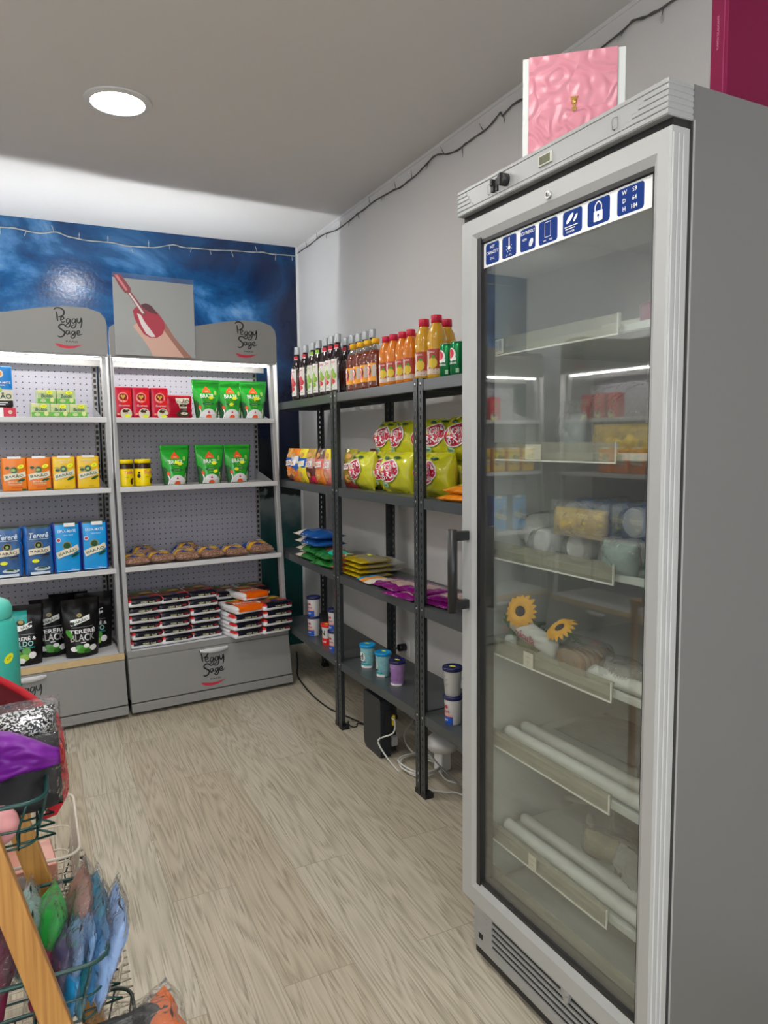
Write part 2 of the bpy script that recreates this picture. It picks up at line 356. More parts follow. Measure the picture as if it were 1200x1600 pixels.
def mural_mat():
    m, nt, b = nmat('ocean_mural'); N = nt.nodes; L = nt.links
    tc = N.new('ShaderNodeTexCoord')
    mp = N.new('ShaderNodeMapping'); mp.inputs['Scale'].default_value = (1, 1, 1.25); mp.inputs['Rotation'].default_value = (0, .35, 0); L.new(tc.outputs['Object'], mp.inputs[0])
    n = N.new('ShaderNodeTexNoise'); n.inputs['Scale'].default_value = 1.5; n.inputs['Detail'].default_value = 6; n.inputs['Roughness'].default_value = .6; n.inputs['Distortion'].default_value = 1.0; L.new(mp.outputs[0], n.inputs['Vector'])
    r = N.new('ShaderNodeValToRGB'); e = r.color_ramp.elements
    e[0].position = .3; e[0].color = (.0005, .006, .035, 1); e[1].position = .76; e[1].color = (.25, .37, .56, 1)
    for p, c in ((.43, (.001, .022, .085, 1)), (.54, (.004, .06, .17, 1)), (.62, (.045, .15, .32, 1))): q = e.new(p); q.color = c
    sx = N.new('ShaderNodeSeparateXYZ'); L.new(tc.outputs['Object'], sx.inputs[0])
    # the picture darkens towards its right edge
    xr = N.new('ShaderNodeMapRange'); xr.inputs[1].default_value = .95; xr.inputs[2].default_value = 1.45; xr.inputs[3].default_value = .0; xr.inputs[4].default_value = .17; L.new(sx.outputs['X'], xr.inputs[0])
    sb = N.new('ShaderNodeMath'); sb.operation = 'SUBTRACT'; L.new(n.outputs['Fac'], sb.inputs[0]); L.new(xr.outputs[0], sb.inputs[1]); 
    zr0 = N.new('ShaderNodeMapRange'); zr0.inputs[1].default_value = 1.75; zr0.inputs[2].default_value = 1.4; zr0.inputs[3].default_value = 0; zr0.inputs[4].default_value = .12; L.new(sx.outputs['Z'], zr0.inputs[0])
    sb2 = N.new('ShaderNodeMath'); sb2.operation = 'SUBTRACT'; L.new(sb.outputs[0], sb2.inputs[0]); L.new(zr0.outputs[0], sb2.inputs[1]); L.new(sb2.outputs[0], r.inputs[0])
    # bottom: reef line, pale haze, teal deep
    n2 = N.new('ShaderNodeTexNoise'); n2.inputs['Scale'].default_value = 9; n2.inputs['Detail'].default_value = 4; L.new(tc.outputs['Object'], n2.inputs['Vector'])
    za = N.new('ShaderNodeMath'); za.operation = 'MULTIPLY_ADD'; za.inputs[1].default_value = .22; L.new(n2.outputs['Fac'], za.inputs[0]); L.new(sx.outputs['Z'], za.inputs[2])
    zr = N.new('ShaderNodeMapRange'); zr.inputs[1].default_value = .1; zr.inputs[2].default_value = 1.6; L.new(za.outputs[0], zr.inputs[0])
    r2_ = N.new('ShaderNodeValToRGB'); e = r2_.color_ramp.elements
    e[0].position = 0; e[0].color = (.002, .05, .045, 1); e[1].position = .9; e[1].color = (.003, .006, .012, 1)
    for p, c in ((.42, (.003, .075, .068, 1)), (.52, (.04, .11, .11, 1)), (.6, (.2, .24, .24, 1)), (.645, (.2, .24, .23, 1)), (.66, (.006, .012, .012, 1))): q = e.new(p); q.color = c
    L.new(zr.outputs[0], r2_.inputs[0])
    fac = N.new('ShaderNodeMapRange'); fac.inputs[1].default_value = 1.39; fac.inputs[2].default_value = 1.36; L.new(za.outputs[0], fac.inputs[0])
    mx = N.new('ShaderNodeMix'); mx.data_type = 'RGBA'; L.new(fac.outputs[0], mx.inputs[0]); L.new(r.outputs[0], mx.inputs[6]); L.new(r2_.outputs[0], mx.inputs[7])
    L.new(mx.outputs[2], b.inputs['Base Color']); b.inputs['Roughness'].default_value = .17; b.inputs['Specular IOR Level'].default_value = .5
    n3 = N.new('ShaderNodeTexNoise'); n3.inputs['Scale'].default_value = 60; L.new(tc.outputs['Object'], n3.inputs['Vector'])
    bp = N.new('ShaderNodeBump'); bp.inputs['Strength'].default_value = .12; bp.inputs['Distance'].default_value = .004; L.new(n3.outputs['Fac'], bp.inputs['Height']); L.new(bp.outputs[0], b.inputs['Normal'])
    return m
wallm = M('wall_paint', (.70, .69, .68), .75, bump=.05, bscale=90, spec=.25)
ceilm = M('ceiling_paint', (.70, .68, .66), .85, spec=.2)
def slab(name, lo, hi, m): return struct(MB().box(lo, hi, m).build(name))
slab('floor', (WXL-.1, WYB-.1, -.08), (WX+.1, WY+.1, 0), floor_mat())
slab('ceiling', (WXL-.1, WYB-.1, ZC), (WX+.1, WY+.1, ZC+.08), ceilm)
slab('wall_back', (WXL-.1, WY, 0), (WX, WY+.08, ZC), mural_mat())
slab('wall_right', (WX, WYB-.1, 0), (WX+.08, WY+.08, ZC), wallm)
slab('wall_left', (WXL-.08, WYB, 0), (WXL, WY, ZC), wallm)
# front wall behind the camera with an assumed, unseen window
mb = MB(); mb.box((WXL, WYB-.08, 0), (WX, WYB, .5), wallm); mb.box((WXL, WYB-.08, 2.15), (WX, WYB, ZC), wallm); mb.box((WXL, WYB-.08, .5), (-1.2, WYB, 2.15), wallm); mb.box((1.1, WYB-.08, .5), (WX, WYB, 2.15), wallm)
struct(mb.build('wall_front'))
struct(MB().box((-1.2, WYB-.05, .5), (1.1, WYB-.045, 2.15), film('window_glass', haze=.02)).build('window_1'))
al = bpy.data.lights.new('added_daylight', 'AREA'); al.shape = 'RECTANGLE'; al.size = 2.2; al.size_y = 1.6; al.energy = WIN_E; al.color = (.86, .93, 1)  # area lamp added outside the unseen window, fills the room from behind
ao = bpy.data.objects.new('added_daylight', al); COL.objects.link(ao); ao.location = (-.05, WYB-.2, 1.35); ao.rotation_euler = (PI/2, 0, 0)
# thin cove strip along the right wall / ceiling
struct(MB().box((WX-.004, WYB, ZC-.012), (WX, WY-.002, ZC), M('white_trim', (.72, .72, .71), .6)).build('trim_1'))
struct(MB().box((WX-.014, WY-.006, 0), (WX, WY, ZC), M('white_trim')).build('trim_2'))

# ------------------------------------------------------------------ ceiling lamps
white_pl = M('white_plastic', (.8, .8, .8), .35)
lampm = M('lamp_diffuser', (1, .975, .94), emit=LAMP_E)
for i, (x, y) in enumerate(LAMPS):
    lab = 'round recessed ceiling lamp glowing above the display units' if i == 0 else ['round recessed ceiling lamp above the left side of the shop', 'round recessed ceiling lamp over the fridge aisle', 'round recessed ceiling lamp at the middle left of the shop', 'round recessed ceiling lamp behind the viewer on the right', 'round recessed ceiling lamp behind the viewer on the left', 'round recessed ceiling lamp nearest the front wall on the right', 'round recessed ceiling lamp nearest the front wall on the left'][i-1]
    if i == 0:
        t = lamp0 = thing('ceiling_lamp', lab, 'ceiling light', WORLD, (x, y, ZC), group='recessed ceiling lamps')
        mb = MB(); mb.lathe([(.088, -.001), (.112, -.001), (.112, -.007), (.09, -.011), (.088, -.006)], M('white_trim'), 40); mb.build('lamp_rim', t, sharp=.6)
        MB().cyl((0, 0, -.008), .089, .004, lampm, 40).build('lamp_diffuser', t)
    else: dup(lamp0, WORLD, (x, y, ZC), 0, lab)

# ================================================================== display units ("gondolas")
gm = M('grey_lacquer', (.25, .245, .235), .42, spec=.4)
gml = M('grey_metal_light', (.42, .42, .42), .38, metal=.35)
shm = M('shelf_white_grey', (.62, .62, .63), .4)
dark = M('dark_gap', (.01, .01, .01), .6)
ink = M('black_ink', (.006, .006, .008), .4); redink = M('red_ink', (.5, .02, .05), .4)
def peg_mat():
    m, nt, b = nmat('perforated_panel'); N = nt.nodes; L = nt.links
    tc = N.new('ShaderNodeTexCoord'); sx = N.new('ShaderNodeSeparateXYZ'); L.new(tc.outputs['Object'], sx.inputs[0]); d = []
    for ax in ('X', 'Z'):
        a = N.new('ShaderNodeMath'); a.operation = 'DIVIDE'; a.inputs[1].default_value = .0285; L.new(sx.outputs[ax], a.inputs[0])
        f = N.new('ShaderNodeMath'); f.operation = 'FRACT'; L.new(a.outputs[0], f.inputs[0])
        s = N.new('ShaderNodeMath'); s.operation = 'SUBTRACT'; s.inputs[1].default_value = .5; L.new(f.outputs[0], s.inputs[0])
        p = N.new('ShaderNodeMath'); p.operation = 'POWER'; p.inputs[1].default_value = 2; L.new(s.outputs[0], p.inputs[0]); d.append(p)
    ad = N.new('ShaderNodeMath'); ad.operation = 'ADD'; L.new(d[0].outputs[0], ad.inputs[0]); L.new(d[1].outputs[0], ad.inputs[1])
    lt = N.new('ShaderNodeMath'); lt.operation = 'LESS_THAN'; lt.inputs[1].default_value = .0125; L.new(ad.outputs[0], lt.inputs[0])
    mx = N.new('ShaderNodeMix'); mx.data_type = 'RGBA'; mx.inputs[6].default_value = (.37, .36, .41, 1); mx.inputs[7].default_value = (.03, .03, .04, 1)
    L.new(lt.outputs[0], mx.inputs[0]); L.new(mx.outputs[2], b.inputs['Base Color']); b.inputs['Roughness'].default_value = .5; return m
pegm = peg_mat()
# hand-lettered logo, drawn as pen strokes (units: 1 = .5 mm)
LOGO = [
    ([(430, 150), (436, 175), (437, 200), (440, 226)], 8), ([(413, 138), (432, 122), (466, 122), (493, 143), (488, 172), (462, 190), (446, 193)], 8),
    ([(468, 214), (488, 206), (487, 191), (471, 194), (464, 212), (474, 232), (500, 226)], 6),
    ([(536, 203), (518, 203), (508, 222), (518, 237), (534, 224), (540, 203), (541, 235), (530, 264), (508, 268), (503, 254), (530, 238)], 6),
    ([(582, 200), (563, 201), (553, 220), (563, 236), (579, 222), (585, 200), (586, 238), (574, 268), (552, 275), (545, 262), (574, 243)], 6),
    ([(597, 192), (598, 218), (610, 230), (624, 215), (630, 190), (634, 215), (629, 250), (620, 272)], 7),
    ([(500, 266), (486, 250), (458, 254), (446, 274), (466, 292), (490, 312), (480, 340), (452, 352), (434, 344)], 8),
    ([(524, 298), (506, 300), (500, 318), (512, 328), (526, 312), (528, 298), (530, 320), (540, 326)], 6),
    ([(568, 300), (552, 302), (546, 318), (556, 328), (570, 314), (573, 299), (575, 330), (564, 352), (546, 356), (540, 342), (566, 330)], 6),
    ([(588, 318), (612, 308), (608, 294), (594, 298), (588, 316), (600, 329), (634, 318)], 6)]
def logo(parent, f, ox, oz, s=.0005, sz=.00053, name='printed_logo'):
    "ox, oz: where logo point (525, 290) sits"
    T = lambda p: (ox+(p[0]-525)*s, oz-(p[1]-290)*sz)
    it = [('s', [T(p) for p in pts], wd*s*1.7, ink) for pts, wd in LOGO]
    it.append(('t', 'PARIS', ox+20*s, oz-95*sz, 14*sz, ink, {'w': 95*s, 'bold': .0}))
    it.append(('p', [T(p) for p in ((410, 404), (440, 408), (500, 419), (560, 417), (604, 410), (638, 404), (590, 424), (560, 436), (510, 442), (450, 436), (422, 420))], redink))
    return prints(parent, f, it, name, step=0, off0=.0008, doff=.00005)
GW, LEAN = .834, .079
lyf = lambda z: .055+(z-.30)*LEAN
SHZ = (1.41, 1.082, .703)
def display_unit(label, fr, p, rz=0, trim=None):
    t = thing('display_unit', label, 'display unit', fr, p, rz, 'grey display units along the wall')
    mb = MB(); mb.hexa([(.003, .02, .075), (GW-.003, .02, .075), (GW-.003, .46, .02), (.003, .46, .02), (.003, .05, .28), (GW-.003, .05, .28), (GW-.003, .46, .28), (.003, .46, .28)], gm)
    mb.box((.02, .05, 0), (GW-.02, .44, .03), dark); mb.build('base_cabinet', t)
    MB().hexa([(.004, -.004, .018), (GW-.004, -.004, .018), (GW-.004, .03, .018), (.004, .03, .018), (.004, .002, .058), (GW-.004, .002, .058), (GW-.004, .03, .058), (.004, .03, .058)], gm, .002).build('kick_panel', t)
    d = MB().hexa([(.004, .004, .063), (GW-.004, .004, .063), (GW-.004, .03, .063), (.004, .03, .063), (.004, .040, .268), (GW-.004, .040, .268), (GW-.004, .06, .268), (.004, .06, .268)], gm, .0025).build('drawer', t)
    fd = lambda u, v, o: Vector((u, .004+(v-.063)*.1756-o-.0005, v))
    logo(d, fd, .405, .165, .00056, .00056)
    mb = MB(); hw_ = .072; K_ = 14
    prof = [(-hw_+2*hw_*i/K_, .020*(1-(2*i/K_-1)**2)**.8) for i in range(K_+1)]
    top = [mb.bm.verts.new((.418+x, .036-.001, .262)) for x, q in prof]; out = [mb.bm.verts.new((.418+x, .036-.006-q*1.1, .258)) for x, q in prof]
    low = [mb.bm.verts.new((.418+x, .034-.004-q*.5, .252-q*.55)) for x, q in prof]
    for i in range(K_):
        mb.face([top[i], top[i+1], out[i+1], out[i]], shm, True); mb.face([out[i], out[i+1], low[i+1], low[i]], shm, True)
    mb.build('drawer_handle', d)
    mb = MB(); mb.box((.003, .05, .281), (GW-.003, .46, .30), shm); mb.build('base_deck', t)
    MB().hexa([(.003, .043, .272), (GW-.003, .043, .272), (GW-.003, .05, .272), (.003, .05, .272), (.003, .047, .3005), (GW-.003, .047, .3005), (GW-.003, .054, .3005), (.003, .054, .3005)], trim or gm).build('edge_strip', t)
    for x0 in (.001, GW-.023):
        MB().hexa([(x0, lyf(.3)+.0, .30), (x0+.022, lyf(.3), .30), (x0+.022, lyf(.3)+.035, .30), (x0, lyf(.3)+.035, .30), (x0, lyf(1.69), 1.69), (x0+.022, lyf(1.69), 1.69), (x0+.022, lyf(1.69)+.035, 1.69), (x0, lyf(1.69)+.035, 1.69)], gml, .003).build('front_upright', t)
        mb = MB(); x1 = x0; mb.box((x1, .405, .30), (x1+.022, .44, 1.69), gm); z = .33
        ys = .4045
        for cx in ((x1+.011,)):
            zz = .33
            while zz < 1.66:
                mb.box((cx-.006, ys-.0006, zz), (cx+.006, ys+.001, zz+.016), dark); zz += .028
        # slots on the inward flank
        xi = x1+.022+.0003 if x0 < .1 else x1-.0003; zz = .33
        while zz < 1.66: mb.box((xi-.0005, .41, zz), (xi+.0005, .422, zz+.016), dark); zz += .028
        mb.build('rear_post', t)
    MB().box((.023, .408, .30), (GW-.023, .418, 1.68), pegm).build('back_panel', t)
    for z in SHZ:
        y0 = lyf(z)-.012
        mb = MB(); mb.box((.016, y0, z-.024), (GW-.016, y0+.012, z), shm, .002); mb.box((.022, y0+.012, z-.014), (GW-.022, .403, z-.004), shm)
        s = mb.build('shelf', t)
        for x in (.023, GW-.027): MB().prism([(.403, z-.0145), (y0+.09, z-.0145), (.403, z-.085)] if 0 else [(.403, z+.06), (.403, z-.02), (y0+.03, z-.016), (y0+.03, z-.006)], 'x', x, x+.002, gml).build('bracket', s)
    # canopy with header board
    mb = MB(); mb.box((.001, .125, 1.688), (GW-.001, .142, 1.703), gml, .002); mb.box((.001, .142, 1.694), (GW-.001, .30, 1.699), gml); mb.box((.001, .296, 1.66), (GW-.001, .30, 1.694), gm); mb.build('canopy', t)
    tape = M('led_tape', (1, .98, .95), emit=STRIP_E); up = M('led_up', (.95, .98, 1), emit=STRIP_UP)
    mb = MB(); mb.tube([(.02+i*(GW-.04)/60, .185+.002*(i % 2), 1.683+.0015*math.sin(i*1.7)) for i in range(61)], .0035, tape, 8); mb.build('led_strip', t)
    mb = MB(); mb.box((.02, .152, 1.6995), (GW-.02, .160, 1.704), up); mb.build('led_strip', t)
    pts = [(0, 1.695), (GW, 1.695), (GW, 1.83), (.828, 1.862), (.805, 1.888), (.75, 1.903), (.65, 1.903), (.55, 1.888), (.42, 1.86), (.26, 1.842), (.1, 1.838), (.03, 1.842), (.004, 1.825), (0, 1.80)]
    h = MB().prism(pts, 'y', .118, .125, gm).build('header_board', t)
    logo(h, lambda u, v, o: Vector((u, .118-o, v)), .67, 1.80, .00052, .00055)
    for x in (.0, GW-.004): MB().prism([(.118, 1.70), (.165, 1.70), (lyf(1.12)+.01, 1.12), (lyf(1.12)+.004, 1.12), (.112, 1.45)], 'x', x, x+.004, M('bracket_white', (.75, .75, .75), .4)).build('side_bracket', t)
    return t
unitR = display_unit('grey display unit with nail poster on top, next to the metal shelving', GON, (.004, 0, 0))
woodm = M('pale_wood_edge', (.55, .40, .2), .5, var=.12, vscale=30)
unitL = display_unit('grey display unit at the left edge, with pale wooden edge strip above its drawer', GON, (-.838, 0, 0), trim=woodm)
u3 = dup(unitL, WORLD, (-1.36, 3.66, 0), .0, 'grey display unit in the back left corner, mirrored in the fridge glass')
u4 = dup(unitL, WORLD, (-1.215, 2.76, 0), PI/2, 'grey display unit along the left wall, mirrored in the fridge glass')

# ================================================================== metal shelving
am = M('anthracite_metal', (.045, .052, .055), .38, metal=.2, spec=.5); am2 = M('anthracite_shelf', (.075, .085, .088), .33, metal=.25, spec=.5)
bolt = M('zinc_bolt', (.6, .6, .6), .3, metal=1); blackp = M('black_plastic', (.012, .012, .013), .4)
SZ = (1.493, 1.085, .703, .310)
def post_mesh(sx, sy):
    "L profile; corner at origin, flanges towards +x*sx (depth) and +y*sy (along); real slots"
    mb = MB(); W_ = .03; T_ = .002; H_ = 1.5
    def plate(swap, s):
        def bx(a0, a1, z0, z1):
            a0, a1 = sorted((a0*s, a1*s)); o = (0, T_*(sy if swap else sx)); o = tuple(sorted(o))
            if swap: mb.box((a0, o[0], z0), (a1, o[1], z1), am)
            else: mb.box((o[0], a0, z0), (o[1], a1, z1), am)
        bx(0, .012, 0, H_); bx(.018, W_, 0, H_); z = .0
        while z < H_-.03: bx(.012, .018, z, z+.016); z += .028
        bx(.012, .018, z, H_)
    plate(False, sy); plate(True, sx)
    mb.box(tuple(min(0, s*.033)-.001 for s in (sx, sy))+(0,), tuple(max(0, s*.033)+.001 for s in (sx, sy))+(.018,), blackp)
    return mb
def shelving(label, fr, p, rz=0, L_=.72, D_=.28):
    t = thing('shelving_unit', label, 'shelving unit', fr, p, rz, 'grey metal shelving units by the right wall')
    for (x, y, sx, sy) in ((0, 0, 1, 1), (0, L_, 1, -1), (D_, 0, -1, 1), (D_, L_, -1, -1)):
        post_mesh(sx, sy).build('post', t, (x, y, 0))
    for z in SZ:
        mb = MB(); mb.box((.004, .004, z-.003), (D_-.004, L_-.004, z), am2)
        for (lo, hi) in (((.002, .003, z-.036), (.005, L_-.003, z)), ((D_-.005, .003, z-.036), (D_-.002, L_-.003, z)), ((.004, .003, z-.036), (D_-.004, .006, z)), ((.004, L_-.006, z-.036), (D_-.004, L_-.003, z))): mb.box(lo, hi, am2)
        mb.box((.005, .003, z-.037), (.02, L_-.003, z-.035), am2)
        s = mb.build('shelf', t)
        for y in (.016, L_-.016): MB().cyl((-.0015, 0, 0), .004, .003, bolt, 8, 'x').build('bolt', s, (0, y, z-.012))
    return t
sh2_ = shelving('grey metal shelving unit in the middle, with black router box beneath it', SHF, (0, .003, 0))
p3 = SHF.w((0, .728, 0)); SHB = Frame(p3.x+.004, p3.y+.016, .0306-.042)
sh3_ = shelving('grey metal shelving unit in the far corner beside the display unit', SHB, (0, 0, 0), L_=.885)
sh1_ = dup(sh2_, SHF, (0, -.723, 0), 0, 'grey metal shelving unit nearest the fridge, partly hidden by it')
# ================================================================== fridge (x = depth, y = away from camera)
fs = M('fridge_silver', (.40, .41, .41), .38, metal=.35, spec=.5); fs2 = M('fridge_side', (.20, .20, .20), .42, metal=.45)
fl = M('fridge_frame', (.44, .45, .445), .42, metal=.2); lin = M('fridge_liner', (.62, .63, .60), .5)
frost = M('frosty_white', (.74, .76, .73), .6, bump=.3, bscale=60)
fridge = thing('display_fridge', 'tall silver glass-door display fridge on the right', 'fridge', FRG, (0, 0, 0))
FW, FD = .59, .60
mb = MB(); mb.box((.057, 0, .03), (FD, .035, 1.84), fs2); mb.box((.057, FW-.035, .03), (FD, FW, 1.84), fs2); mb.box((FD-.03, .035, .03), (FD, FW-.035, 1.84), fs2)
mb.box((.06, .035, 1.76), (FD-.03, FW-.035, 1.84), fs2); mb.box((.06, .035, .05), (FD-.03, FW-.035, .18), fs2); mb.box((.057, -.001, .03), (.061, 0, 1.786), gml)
for y in (.05, FW-.08):
    for x in (.08, FD-.08): mb.cyl((x, y+.015, 0), .018, .03, blackp, 12)
mb.build('cabinet', fridge)
mb = MB(); a0, a1, z0, z1 = .036, FW-.036, .185, 1.758
mb.box((.06, a0, z0), (FD-.032, a0+.004, z1), lin); mb.box((.06, a1-.004, z0), (FD-.032, a1, z1), lin); mb.box((FD-.04, a0, z0), (FD-.032, a1, z1), lin); mb.box((.06, a0, z1-.004), (FD-.032, a1, z1), lin); mb.box((.06, a0, z0), (FD-.032, a1, z0+.004), lin)
mb.build('inner_liner', fridge)
# header
mb = MB(); HZ0, HZ1 = 1.785, 1.84
zs = [HZ0, HZ0+.005, HZ0+.0095, HZ0+.014, HZ1-.012, HZ1-.007, HZ1]
mb.box((.0015, 0.001, HZ0), (.06, FW-.001, HZ1-.0005), fs)
for z in (HZ0+.0005, HZ0+.008, HZ1-.0085, HZ1-.0015): pass
rib = [HZ0+.001+i*.0092 for i in range(6)]
for i, z in enumerate(rib):
    h_ = .0074
    if i in (0, 5): mb.box((0, 0, z), (.06, FW, z+h_), fs, .0012)
    else:
        k = .05+.012*(4-i); mb.box((0, 0, z), (.06, k, z+h_), fs, .0012); mb.box((0, FW-.035-.008*(4-i), z), (.06, FW, z+h_), fs, .0012)
    if i == 1: mb.box((.0003, 0.02, z), (.05, FW-.02, z+.003), fs)
hd = mb.build('control_panel', fridge)
FU = lambda x0: (lambda u, v, o: Vector((x0-o, -u, v)))      # u to the right as seen from the aisle = -y
mb = MB(); mb.box((-.002, .270, 1.803), (.002, .308, 1.823), M('cream_bezel', (.55, .55, .48), .5), .001); mb.box((-.0026, .274, 1.806), (-.001, .304, 1.820), M('lcd', (.12, .13, .08), .25)); mb.build('display_window', hd)
mb = MB(); mb.cyl((-.014, .412, 1.813), .0125, .015, blackp, 20, 'x'); mb.box((-.017, .4095, 1.801), (-.013, .4145, 1.825), blackp, .001); mb.build('knob', hd)
mb = MB(); mb.box((-.003, .438, 1.800), (.002, .4445, 1.826), blackp, .001); mb.box((-.005, .4485, 1.8), (.002, .458, 1.813), blackp, .001); mb.box((-.008, .450, 1.812), (.002, .4565, 1.826), blackp, .001); mb.build('switch', hd)
prints(hd, FU(.0012), [('s', [(-.475, 1.802), (-.475, 1.82), (-.465, 1.823)], .0008, ink, {'flat': 1}), ('s', [(-.465, 1.823), (-.465, 1.803), (-.475, 1.802)], .0008, ink, {'flat': 1}), ('e', -.47, 1.800, .0013, .0013, ink),
    ('s', [(-.117, 1.803), (-.117, 1.82), (-.105, 1.82)], .0008, ink, {'flat': 1}), ('s', [(-.105, 1.82), (-.105, 1.803), (-.117, 1.803)], .0008, ink, {'flat': 1}), ('e', -.112, 1.801, .0013, .0013, ink)], 'panel_marks', step=0)
MB().box((.016, .004, 1.768), (.06, FW-.004, 1.786), dark).build('hinge_gap', fridge)
# door
DX0, DX1 = .008, .050; DZ0, DZ1 = .175, 1.771; OA0, OA1, OZ0, OZ1 = .037, .528, .233, 1.722
mb = MB()
def member(P):   # mitred frame member: outer edge a-b, inner edge; bevelled face
    pass
outer = [(0.0, DZ0), (FW-.003, DZ0), (FW-.003, DZ1), (0.0, DZ1)]; inner = [(OA0, OZ0), (OA1, OZ0), (OA1, OZ1), (OA0, OZ1)]
mid = [(o[0]*.30+i[0]*.70, o[1]*.30+i[1]*.70) for o, i in zip(outer, inner)]
def V3(p, x): return mb.bm.verts.new((x, p[0], p[1]))
R0 = [V3(p, DX1) for p in outer]; R1 = [V3(p, DX0+.003) for p in outer]; R2 = [V3((p[0]+(.003 if p[0] < .3 else -.003), p[1]+(.003 if p[1] < 1 else -.003)), DX0) for p in outer]
R3 = [V3(p, DX0) for p in mid]; R4 = [V3(p, DX0+.007) for p in inner]; R5 = [V3(p, DX1) for p in inner]
for A, B in ((R0, R1), (R1, R2), (R2, R3), (R3, R4), (R4, R5), (R5, R0)):
    for i in range(4): mb.face([A[i], A[(i+1) % 4], B[(i+1) % 4], B[i]], fl)
for z_ in (.012, .024, .034): mb.box((z_, -.0012, DZ0+.01), (z_+.0025, 0, DZ1-.01), shm)
door = mb.build('door', fridge)
mb = MB()
for (lo, hi) in (((DX0+.004, OA1-.012, OZ0-.004), (DX1, OA1+.002, OZ1+.004)), ((DX0+.008, OA0-.002, OZ0-.004), (DX1, OA0+.0025, OZ1+.004)), ((DX0+.007, OA0, OZ1-.008), (DX1, OA1, OZ1+.003)), ((DX0+.007, OA0, OZ0-.003), (DX1, OA1, OZ0+.009))): mb.box(lo, hi, blackp)
mb.build('gasket', door)
MB().box((.020, OA0+.006, OZ0+.004), (.0225, OA1-.006, OZ1-.004), film('fridge_glass', tint=(.94, .96, .94), haze=.03, ior=2.0, rough=.02, hazecol=(.62, .64, .62))).build('glass_pane', door)
mb = MB(); ha = .560
mb.tube([(-.036, ha, .888), (-.036, ha, 1.082)], .0105, blackp, 14); mb.box((-.040, ha-.003, .890), (-.022, ha+.006, 1.08), blackp, .003)
for z in (.905, 1.066): mb.box((-.036, ha-.007, z-.011), (DX0, ha+.008, z+.011), blackp, .002)
mb.build('handle', door)
mb = MB(); mb.cyl((.003, .286, 1.748), .0075, .006, bolt, 20, 'x'); mb.cyl((.001, .286, 1.748), .004, .004, gml, 16, 'x'); mb.box((.0004, .2852, 1.745), (.0012, .2868, 1.751), dark); mb.build('lock', door)
# information sticker on the glass
wst = M('white_sticker', (.82, .84, .84), .35); blu = M('sticker_blue', (.006, .035, .20), .6, spec=.15); wi = M('white_ink', (.88, .88, .88), .5)
SX = .0198; it = [('r', -.5155, 1.660, -.045, 1.712, wst)]; n_ = 7
xs = [-.508, -.449, -.388, -.330, -.260, -.194, -.122]; ws_ = [.048, .048, .048, .055, .052, .055, .060]
cellz0, cellz1 = 1.6645, 1.7085
for x, w_ in zip(xs, ws_): it.append(('rr', x, cellz0, x+w_, cellz1, .006, blu))
cx = [x+w_/2 for x, w_ in zip(xs, ws_)]
it += [('t', 'NET', cx[0], 1.700, .006, wi), ('t', 'CAPACITY', cx[0], 1.6885, .0065, wi, {'w': .043}), ('t', '270 L', cx[0], 1.676, .0048, wi)]
it += [('e', cx[1], 1.684, .0045, .0045, wi), ('rr', cx[1]-.0017, 1.684, cx[1]+.0017, 1.705, .0015, wi)] + [('s', [(cx[1]+.007*math.cos(a), 1.684+.007*math.sin(a)), (cx[1]+.010*math.cos(a), 1.684+.010*math.sin(a))], .0012, wi, {'flat': 1}) for a in (PI*1.1, PI*1.35, PI*1.65, PI*1.9, PI*.15, PI*.85)] + [('t', '2° ~ 10°C', cx[1], 1.6695, .0035, wi)]
it += [('t', 'ECO FRIENDLY', cx[2], 1.700, .0065, wi, {'w': .045}), ('t', 'R290', cx[2]-.009, 1.687, .0045, wi), ('e', cx[2]+.011, 1.678, .0085, .0055, wi, {'rot': 1.0}), ('s', [(cx[2]+.006, 1.668), (cx[2]+.011, 1.678), (cx[2]+.015, 1.685)], .0008, blu, {'flat': 1})]
for (q0, q1, z_0, z_1) in ((-.009, .009, 1.7035, 1.7045), (-.009, .009, 1.676, 1.677), (-.009, -.008, 1.676, 1.7045), (.008, .009, 1.676, 1.7045)): it.append(('r', cx[3]+q0, z_0, cx[3]+q1, z_1, wi))
it += [('t', 'FAN', cx[3]-.009, 1.670, .0033, wi), ('t', 'FREE', cx[3]+.009, 1.670, .0033, wi)]
it += [('e', cx[4]-.006, 1.694, .012, .0045, wi, {'rot': .7}), ('e', cx[4]+.009, 1.692, .008, .003, wi, {'rot': .9}), ('r', cx[4]-.02, 1.679, cx[4]+.016, 1.6805, wi), ('r', cx[4]-.018, 1.675, cx[4]+.008, 1.6765, wi), ('t', 'INVERTER', cx[4]-.004, 1.670, .0035, wi)]
it += [('s', [(cx[5]-.0075, 1.686), (cx[5]-.0075, 1.697), (cx[5], 1.7035), (cx[5]+.0075, 1.697), (cx[5]+.0075, 1.686)], .0026, wi, {'flat': 1}), ('rr', cx[5]-.011, 1.670, cx[5]+.011, 1.688, .002, wi), ('e', cx[5], 1.680, .0022, .0028, blu), ('r', cx[5]-.0008, 1.674, cx[5]+.0008, 1.680, blu)]
for k, (a, b) in enumerate((('W', '59'), ('D', '64'), ('H', '184'))):
    it += [('t', a, cx[6]-.013, 1.7005-k*.0135, .0075, wi), ('t', b, cx[6]+.010, 1.7005-k*.0135, .0075, wi)]
prints(door, FU(SX), it, 'info_sticker', step=0, off0=.0002, doff=.00003)
